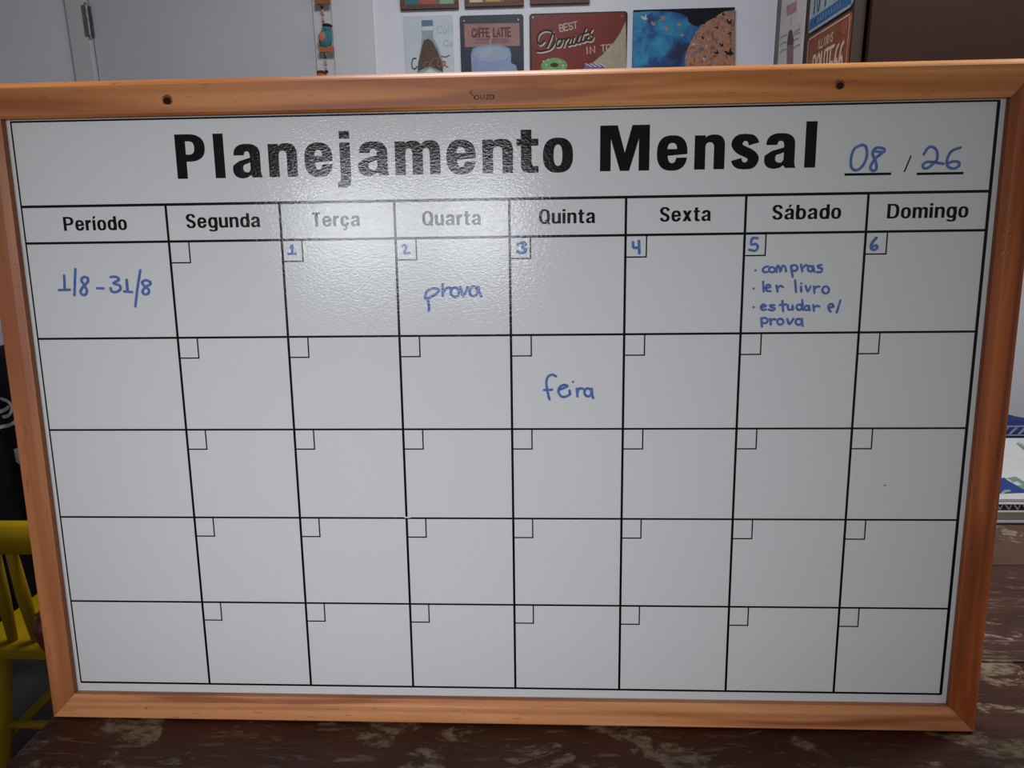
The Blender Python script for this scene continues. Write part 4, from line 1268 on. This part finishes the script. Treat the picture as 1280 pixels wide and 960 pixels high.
pr = TopPrint()
pr.pix(1230, 580, 9.6, [(60, 185), (245, 163), (330, 220), (440, 285), (520, 335), (520, 345), (60, 360)], 0)
pr.pix(1230, 580, 9.6, [(250, 172), (380, 150), (560, 255), (560, 320), (480, 308)], 1, 0.0001)
pr.pix(1230, 580, 9.6, [(262, 182), (290, 178), (345, 212), (320, 218)], 2, 0.0002)
pr.pix(1230, 580, 9.6, [(330, 222), (400, 208), (460, 246), (395, 258)], 2, 0.0002)
pr.pix(1230, 580, 9.6, [(200, 350), (240, 310), (310, 306), (330, 330), (270, 340), (240, 358)], 1, 0.0002)
pr.pix(1230, 580, 9.6, [(200, 352), (232, 340), (250, 356)], 2, 0.0003)
pr.pix(1230, 500, 12, [(485, 650), (520, 625), (640, 690), (640, 780), (590, 745)], 1, 0.0001)
pr.pix(1230, 500, 12, [(500, 640), (520, 632), (640, 705), (640, 715)], 2, 0.0002)
pr.build('printed_shapes', [NAV, flat('sage_green_print', (112, 132, 118)), flat('pale_green_print', (178, 188, 178))], mt)

# folded navy cloth with a lattice band, behind the pile
nv = thing('folded_cloth', (1.02, 0.90, TABLE_Z + 0.0005), 'dark blue folded cloth with a white lattice band behind the magazines', 'cloth')
no = loc_of(nv)
bm = bmesh.new()
W2, D2, H2 = 0.26, 0.075, on_y(1264, 517, 0.90).z - TABLE_Z
NX, NA = 36, 14
grid = []
for i in range(NX + 1):
    u = -1 + 2 * i / NX
    x = u * W2
    hgt = H2 * (0.80 + 0.20 * math.cos((x - (-0.02)) * 26)) if x > -0.14 else H2 * (0.8 + 0.2 * math.cos(-0.12 * 26))
    hgt *= max(0.02, 1 - abs(u) ** 8)
    row = []
    for j in range(NA + 1):
        a = PI * j / NA
        row.append(bm.verts.new((x, -D2 * math.copysign(abs(math.cos(a)) ** 0.6, math.cos(a)), hgt * math.sin(a) ** 0.55 if 0 < j < NA else 0)))
    grid.append(row)
for i in range(NX):
    for j in range(NA):
        bm.faces.new((grid[i][j], grid[i + 1][j], grid[i + 1][j + 1], grid[i][j + 1]))
bm.faces.new([r[0] for r in grid] + [r[-1] for r in reversed(grid)])
from_bm('cloth_body', bm, flat('navy_cloth', (24, 46, 98), 0.85, 0.2, 40), nv, True)
pr = Print()
zc = on_y(1265, 539, 0.82).z - TABLE_Z
for k in range(26):
    x = -0.24 + k * 0.018
    pr.ribbon([(x, zc - 0.008), (x + 0.013, zc + 0.008)], 0.0052, -D2 - 0.001, smooth=False)
    pr.ribbon([(x - 0.006, zc + 0.009), (x + 0.014, zc + 0.009)], 0.0030, -D2 - 0.0013, smooth=False)
    pr.ribbon([(x - 0.006, zc - 0.010), (x + 0.014, zc - 0.010)], 0.0030, -D2 - 0.0013, smooth=False)
pr.build('lattice_band', flat('white_lattice', (176, 182, 190)), nv)

# ================================================================== CHAIRS AT THE LEFT
# red-brown chair at the left end of the table
rc_ = thing('dining_chair', (-0.42, 0.40, 0), 'red brown wooden chair tucked in at the left end of the table', 'chair')
o0 = loc_of(rc_)
XB = -0.630
bm = bmesh.new()
outl = [(0.262, 0.56), (0.245, 0.62), (0.226, 0.68), (0.208, 0.715), (0.2005, 0.738), (0.204, 0.752), (0.214, 0.761), (0.235, 0.766)]
outl = outl + [(0.80 - y, zz) for y, zz in reversed(outl)]
cc = catmull(outl, 3)
n = len(cc)
layers = []
for dx, k in ((0.031, 0.965), (0.028, 0.99), (0.023, 1.0), (0.014, 1.0), (0.009, 0.99), (0.006, 0.965)):
    layers.append([bm.verts.new(Vector((XB + dx - 0.02 * math.cos((y - 0.4) * 4), 0.4 + (y - 0.4) * k, 0.66 + (zz - 0.66) * k)) - o0) for y, zz in cc])
bm.faces.new(layers[0])
bm.faces.new(layers[-1][::-1])
for la, lb2 in zip(layers, layers[1:]):
    for k in range(n):
        bm.faces.new((la[k], la[(k + 1) % n], lb2[(k + 1) % n], lb2[k]))
from_bm('backrest', bm, M['leather'], rc_, True)
bm = bmesh.new()
box(bm, Vector((-0.61, 0.23, 0.43)) - o0, Vector((-0.22, 0.57, 0.462)) - o0, 0.012, 3)
from_bm('seat', bm, M['leather'], rc_)
for y in (0.275, 0.525):
    bm = bmesh.new()
    tube(bm, [Vector((-0.60, y, 0)) - o0, Vector((-0.592, y, 0.43)) - o0, Vector((-0.606, y, 0.62)) - o0], [0.013, 0.016, 0.011])
    from_bm('leg', bm, M['leather'], rc_, True)
    bm = bmesh.new()
    tube(bm, [Vector((-0.25, y, 0)) - o0, Vector((-0.26, y, 0.431)) - o0], [0.012, 0.016])
    from_bm('leg', bm, M['leather'], rc_, True)

# yellow chair, its back towards the camera
yc = thing('spindle_chair', (-0.95, 0.82, 0), 'yellow painted wooden spindle chair left of the table', 'chair')
o0 = loc_of(yc)
SX0, SX1, SY0, SY1, SZ = -1.147, -0.745, 0.637, 1.0, 0.42
bm = bmesh.new()
box(bm, Vector((SX0, SY0, SZ - 0.030)) - o0, Vector((SX1, SY1, SZ)) - o0, 0.007, 3)
from_bm('seat', bm, M['yellow'], yc)
TOPY = 0.585
ra, rb = on_y(10, 692, TOPY), on_y(10, 656, TOPY)
bm = bmesh.new()
prev = None
xs_ = [SX0 - 0.09 + k * (SX1 - SX0 + 0.18) / 16 for k in range(17)]
rings = []
for i, x in enumerate(xs_):
    u = -1 + 2 * i / 16
    e = 0.010 * (u * u)
    za, zb_ = ra.z + e + 0.010 * abs(u) ** 6, rb.z + 0.006 - e - 0.016 * abs(u) ** 6
    yy = TOPY - 0.02 * (1 - u * u) + 0.02
    rings.append([bm.verts.new(Vector(p) - o0) for p in ((x, yy - 0.011, za + 0.004), (x, yy - 0.011, zb_ - 0.006), (x, yy - 0.004, zb_), (x, yy + 0.006, zb_), (x, yy + 0.011, zb_ - 0.006), (x, yy + 0.011, za + 0.004), (x, yy, za))])
for a, b in zip(rings, rings[1:]):
    for k in range(7):
        bm.faces.new((a[k], a[(k + 1) % 7], b[(k + 1) % 7], b[k]))
bm.faces.new(rings[0])
bm.faces.new(rings[-1][::-1])
from_bm('top_rail', bm, M['yellow'], yc, True)
cx = (SX0 + SX1) / 2
b1, b2 = on_z(43, 792, SZ), on_z(18, 807, SZ)
t1, t2 = on_y(12, 690, TOPY), on_y(-19, 690, TOPY)
bA, bB = on_y(17, 803, 0.668).x, on_y(47, 803, 0.668).x
for bx, tx in ((bA, on_y(-9, 690, TOPY).x), (bB, t1.x), (2 * bB - bA, t1.x + 0.055), (3 * bB - 2 * bA, t1.x + 0.12), (4 * bB - 3 * bA, t1.x + 0.185)):
    bm = bmesh.new()
    tube(bm, [Vector((bx, 0.668, SZ - 0.01)) - o0, Vector(((bx + tx) / 2, (0.668 + TOPY) / 2, (SZ + ra.z) / 2)) - o0, Vector((tx, TOPY + 0.003, ra.z + 0.012)) - o0], [0.009, 0.0125, 0.010], 12)
    from_bm('spindle', bm, M['yellow'], yc, True)
for bx, tx in ((-1.112, t1.x - 0.098), (-0.780, t1.x + 0.28)):
    bm = bmesh.new()
    tube(bm, [Vector((bx, 0.668, SZ - 0.01)) - o0, Vector(((bx + tx) / 2, (0.668 + TOPY) / 2, (SZ + ra.z) / 2)) - o0, Vector((tx, TOPY + 0.003, ra.z + 0.012)) - o0], [0.011, 0.014, 0.011], 12)
    from_bm('back_post', bm, M['yellow'], yc, True)
lt, lb_ = on_y(13, 832, 0.70), on_y(12, 960, 0.665)
feet = {}
for nm, tp in (('nl', (lt.x, 0.70)), ('nr', (-0.84, 0.70)), ('fl', (lt.x, 0.94)), ('fr', (-0.84, 0.94))):
    sx = -0.055 if nm[1] == 'l' else 0.055
    sy = -0.035 if nm[0] == 'n' else 0.04
    bt = Vector((tp[0] + sx, tp[1] + sy, 0.0))
    feet[nm] = (Vector((tp[0], tp[1], SZ - 0.02)), bt)
    bm = bmesh.new()
    tube(bm, [feet[nm][0] - o0, feet[nm][0].lerp(bt, 0.5) - o0, bt - o0], [0.013, 0.017, 0.012], 12)
    from_bm('leg', bm, M['yellow'], yc, True)
for a, b, f in (('nl', 'nr', 0.50), ('fl', 'fr', 0.50), ('nl', 'fl', 0.60), ('nr', 'fr', 0.60)):
    bm = bmesh.new()
    pa, pb = feet[a][0].lerp(feet[a][1], f), feet[b][0].lerp(feet[b][1], f)
    tube(bm, [pa - o0, pa.lerp(pb, 0.5) - o0, pb - o0], [0.008, 0.011, 0.008], 10)
    from_bm('stretcher', bm, M['yellow'], yc, True)

# black chair behind, with a black jacket over its back
bc = thing('chair', (-1.35, 1.36, 0), 'black chair hidden under the jacket behind the yellow chair', 'chair')
o0 = loc_of(bc)
bm = bmesh.new()
box(bm, Vector((-1.56, 1.17, 0.43)) - o0, Vector((-1.12, 1.56, 0.47)) - o0, 0.012, 3)
from_bm('seat', bm, M['black_metal'], bc)
bm = bmesh.new()
box(bm, Vector((-1.54, 1.13, 0.66)) - o0, Vector((-1.14, 1.155, 0.90)) - o0, 0.010, 3)
from_bm('backrest', bm, M['black_metal'], bc)
for x in (-1.53, -1.15):
    for y in (1.16, 1.53):
        bm = bmesh.new()
        top = 0.70 if y < 1.3 else 0.431
        tube(bm, [Vector((x, y, 0)) - o0, Vector((x, y, 0.45)) - o0, Vector((x, y - (0.016 if y < 1.3 else 0), top)) - o0], 0.011)
        from_bm('leg', bm, M['black_metal'], bc, True)
jk = thing('jacket', (-1.34, 1.14, 0.24), 'black jacket with greyish white print draped over the hidden chair', 'jacket')
o0 = loc_of(jk)
bm = bmesh.new()
rj = random.Random(8)
NU, NV = 30, 26
gridf = []
for i in range(NU + 1):
    u = i / NU
    row = []
    for j in range(NV + 1):
        v = j / NV                                           # 0 front hem .. over the back .. 1 rear hem
        x = -1.60 + 0.53 * u
        fold = 0.016 * math.sin(u * 19 + 1.5 * math.sin(v * 5)) + 0.010 * math.sin(u * 41 + v * 9)
        topz = 0.955 - 0.05 * (2 * u - 1) ** 2 + 0.012 * math.sin(u * 13)
        if v < 0.46:
            t = v / 0.46
            p = (x, 1.085 - fold * (1 - 0.6 * t) - 0.03 * (1 - t), 0.27 + (topz - 0.03 - 0.27) * t + 0.02 * math.sin(u * 9))
        elif v < 0.60:
            a = (v - 0.46) / 0.14 * PI
            p = (x, 1.143 - 0.058 * math.cos(a), topz - 0.03 + 0.03 * math.sin(a))
        else:
            t = (v - 0.60) / 0.40
            p = (x, 1.20 + 0.7 * fold * t + 0.01 * t, topz - 0.03 - (topz - 0.52) * t)
        row.append(bm.verts.new(Vector(p) - o0))
    gridf.append(row)
for i in range(NU):
    for j in range(NV):
        bm.faces.new((gridf[i][j], gridf[i + 1][j], gridf[i + 1][j + 1], gridf[i][j + 1]))
body = from_bm('jacket_body', bm, M['black_cloth'], jk, True)
md = body.modifiers.new('thickness', 'SOLIDIFY')
md.thickness = 0.008
md.offset = 0
jy = 1.05


def cloth_y(x, zz):
    u = min(1, max(0, (x + o0.x + 1.60) / 0.53))
    topz = 0.955 - 0.05 * (2 * u - 1) ** 2 + 0.012 * math.sin(u * 13)
    t = min(1, max(0, (zz + o0.z - 0.27 - 0.02 * math.sin(u * 9)) / (topz - 0.30)))
    v = 0.46 * t
    fold = 0.016 * math.sin(u * 19 + 1.5 * math.sin(v * 5)) + 0.010 * math.sin(u * 41 + v * 9)
    return 1.085 - fold * (1 - 0.6 * t) - 0.03 * (1 - t) - 0.0075 - o0.y


pr = Print()
jp = lambda px, py: (on_y(px, py, jy).x - o0.x, on_y(px, py, jy).z - o0.z)
for st in ([(-10, 503), (2, 505), (8, 513), (3, 522), (-8, 526)], [(-14, 520), (-4, 516), (2, 512)], [(-12, 539), (3, 535), (16, 528)]):
    pr.ribbon([jp(*q) for q in st], 0.009, jy - o0.y)
pr.v = [(x, cloth_y(x, zz) + (yy - (jy - o0.y)), zz) for x, yy, zz in pr.v]
pr.build('printed_lettering', M['white_print'], jk)
bm = bmesh.new()
pts = [jp(10, 565), jp(24, 560), jp(27, 584), jp(13, 581)]
lo = [bm.verts.new((x, cloth_y(x, zz) - 0.003, zz)) for x, zz in pts]
hi = [bm.verts.new((x, cloth_y(x, zz) + 0.001, zz)) for x, zz in pts]
bm.faces.new(lo)
bm.faces.new(hi[::-1])
for k in range(4):
    bm.faces.new((lo[k], lo[(k + 1) % 4], hi[(k + 1) % 4], hi[k]))
from_bm('white_tag', bm, M['white_print'], jk)
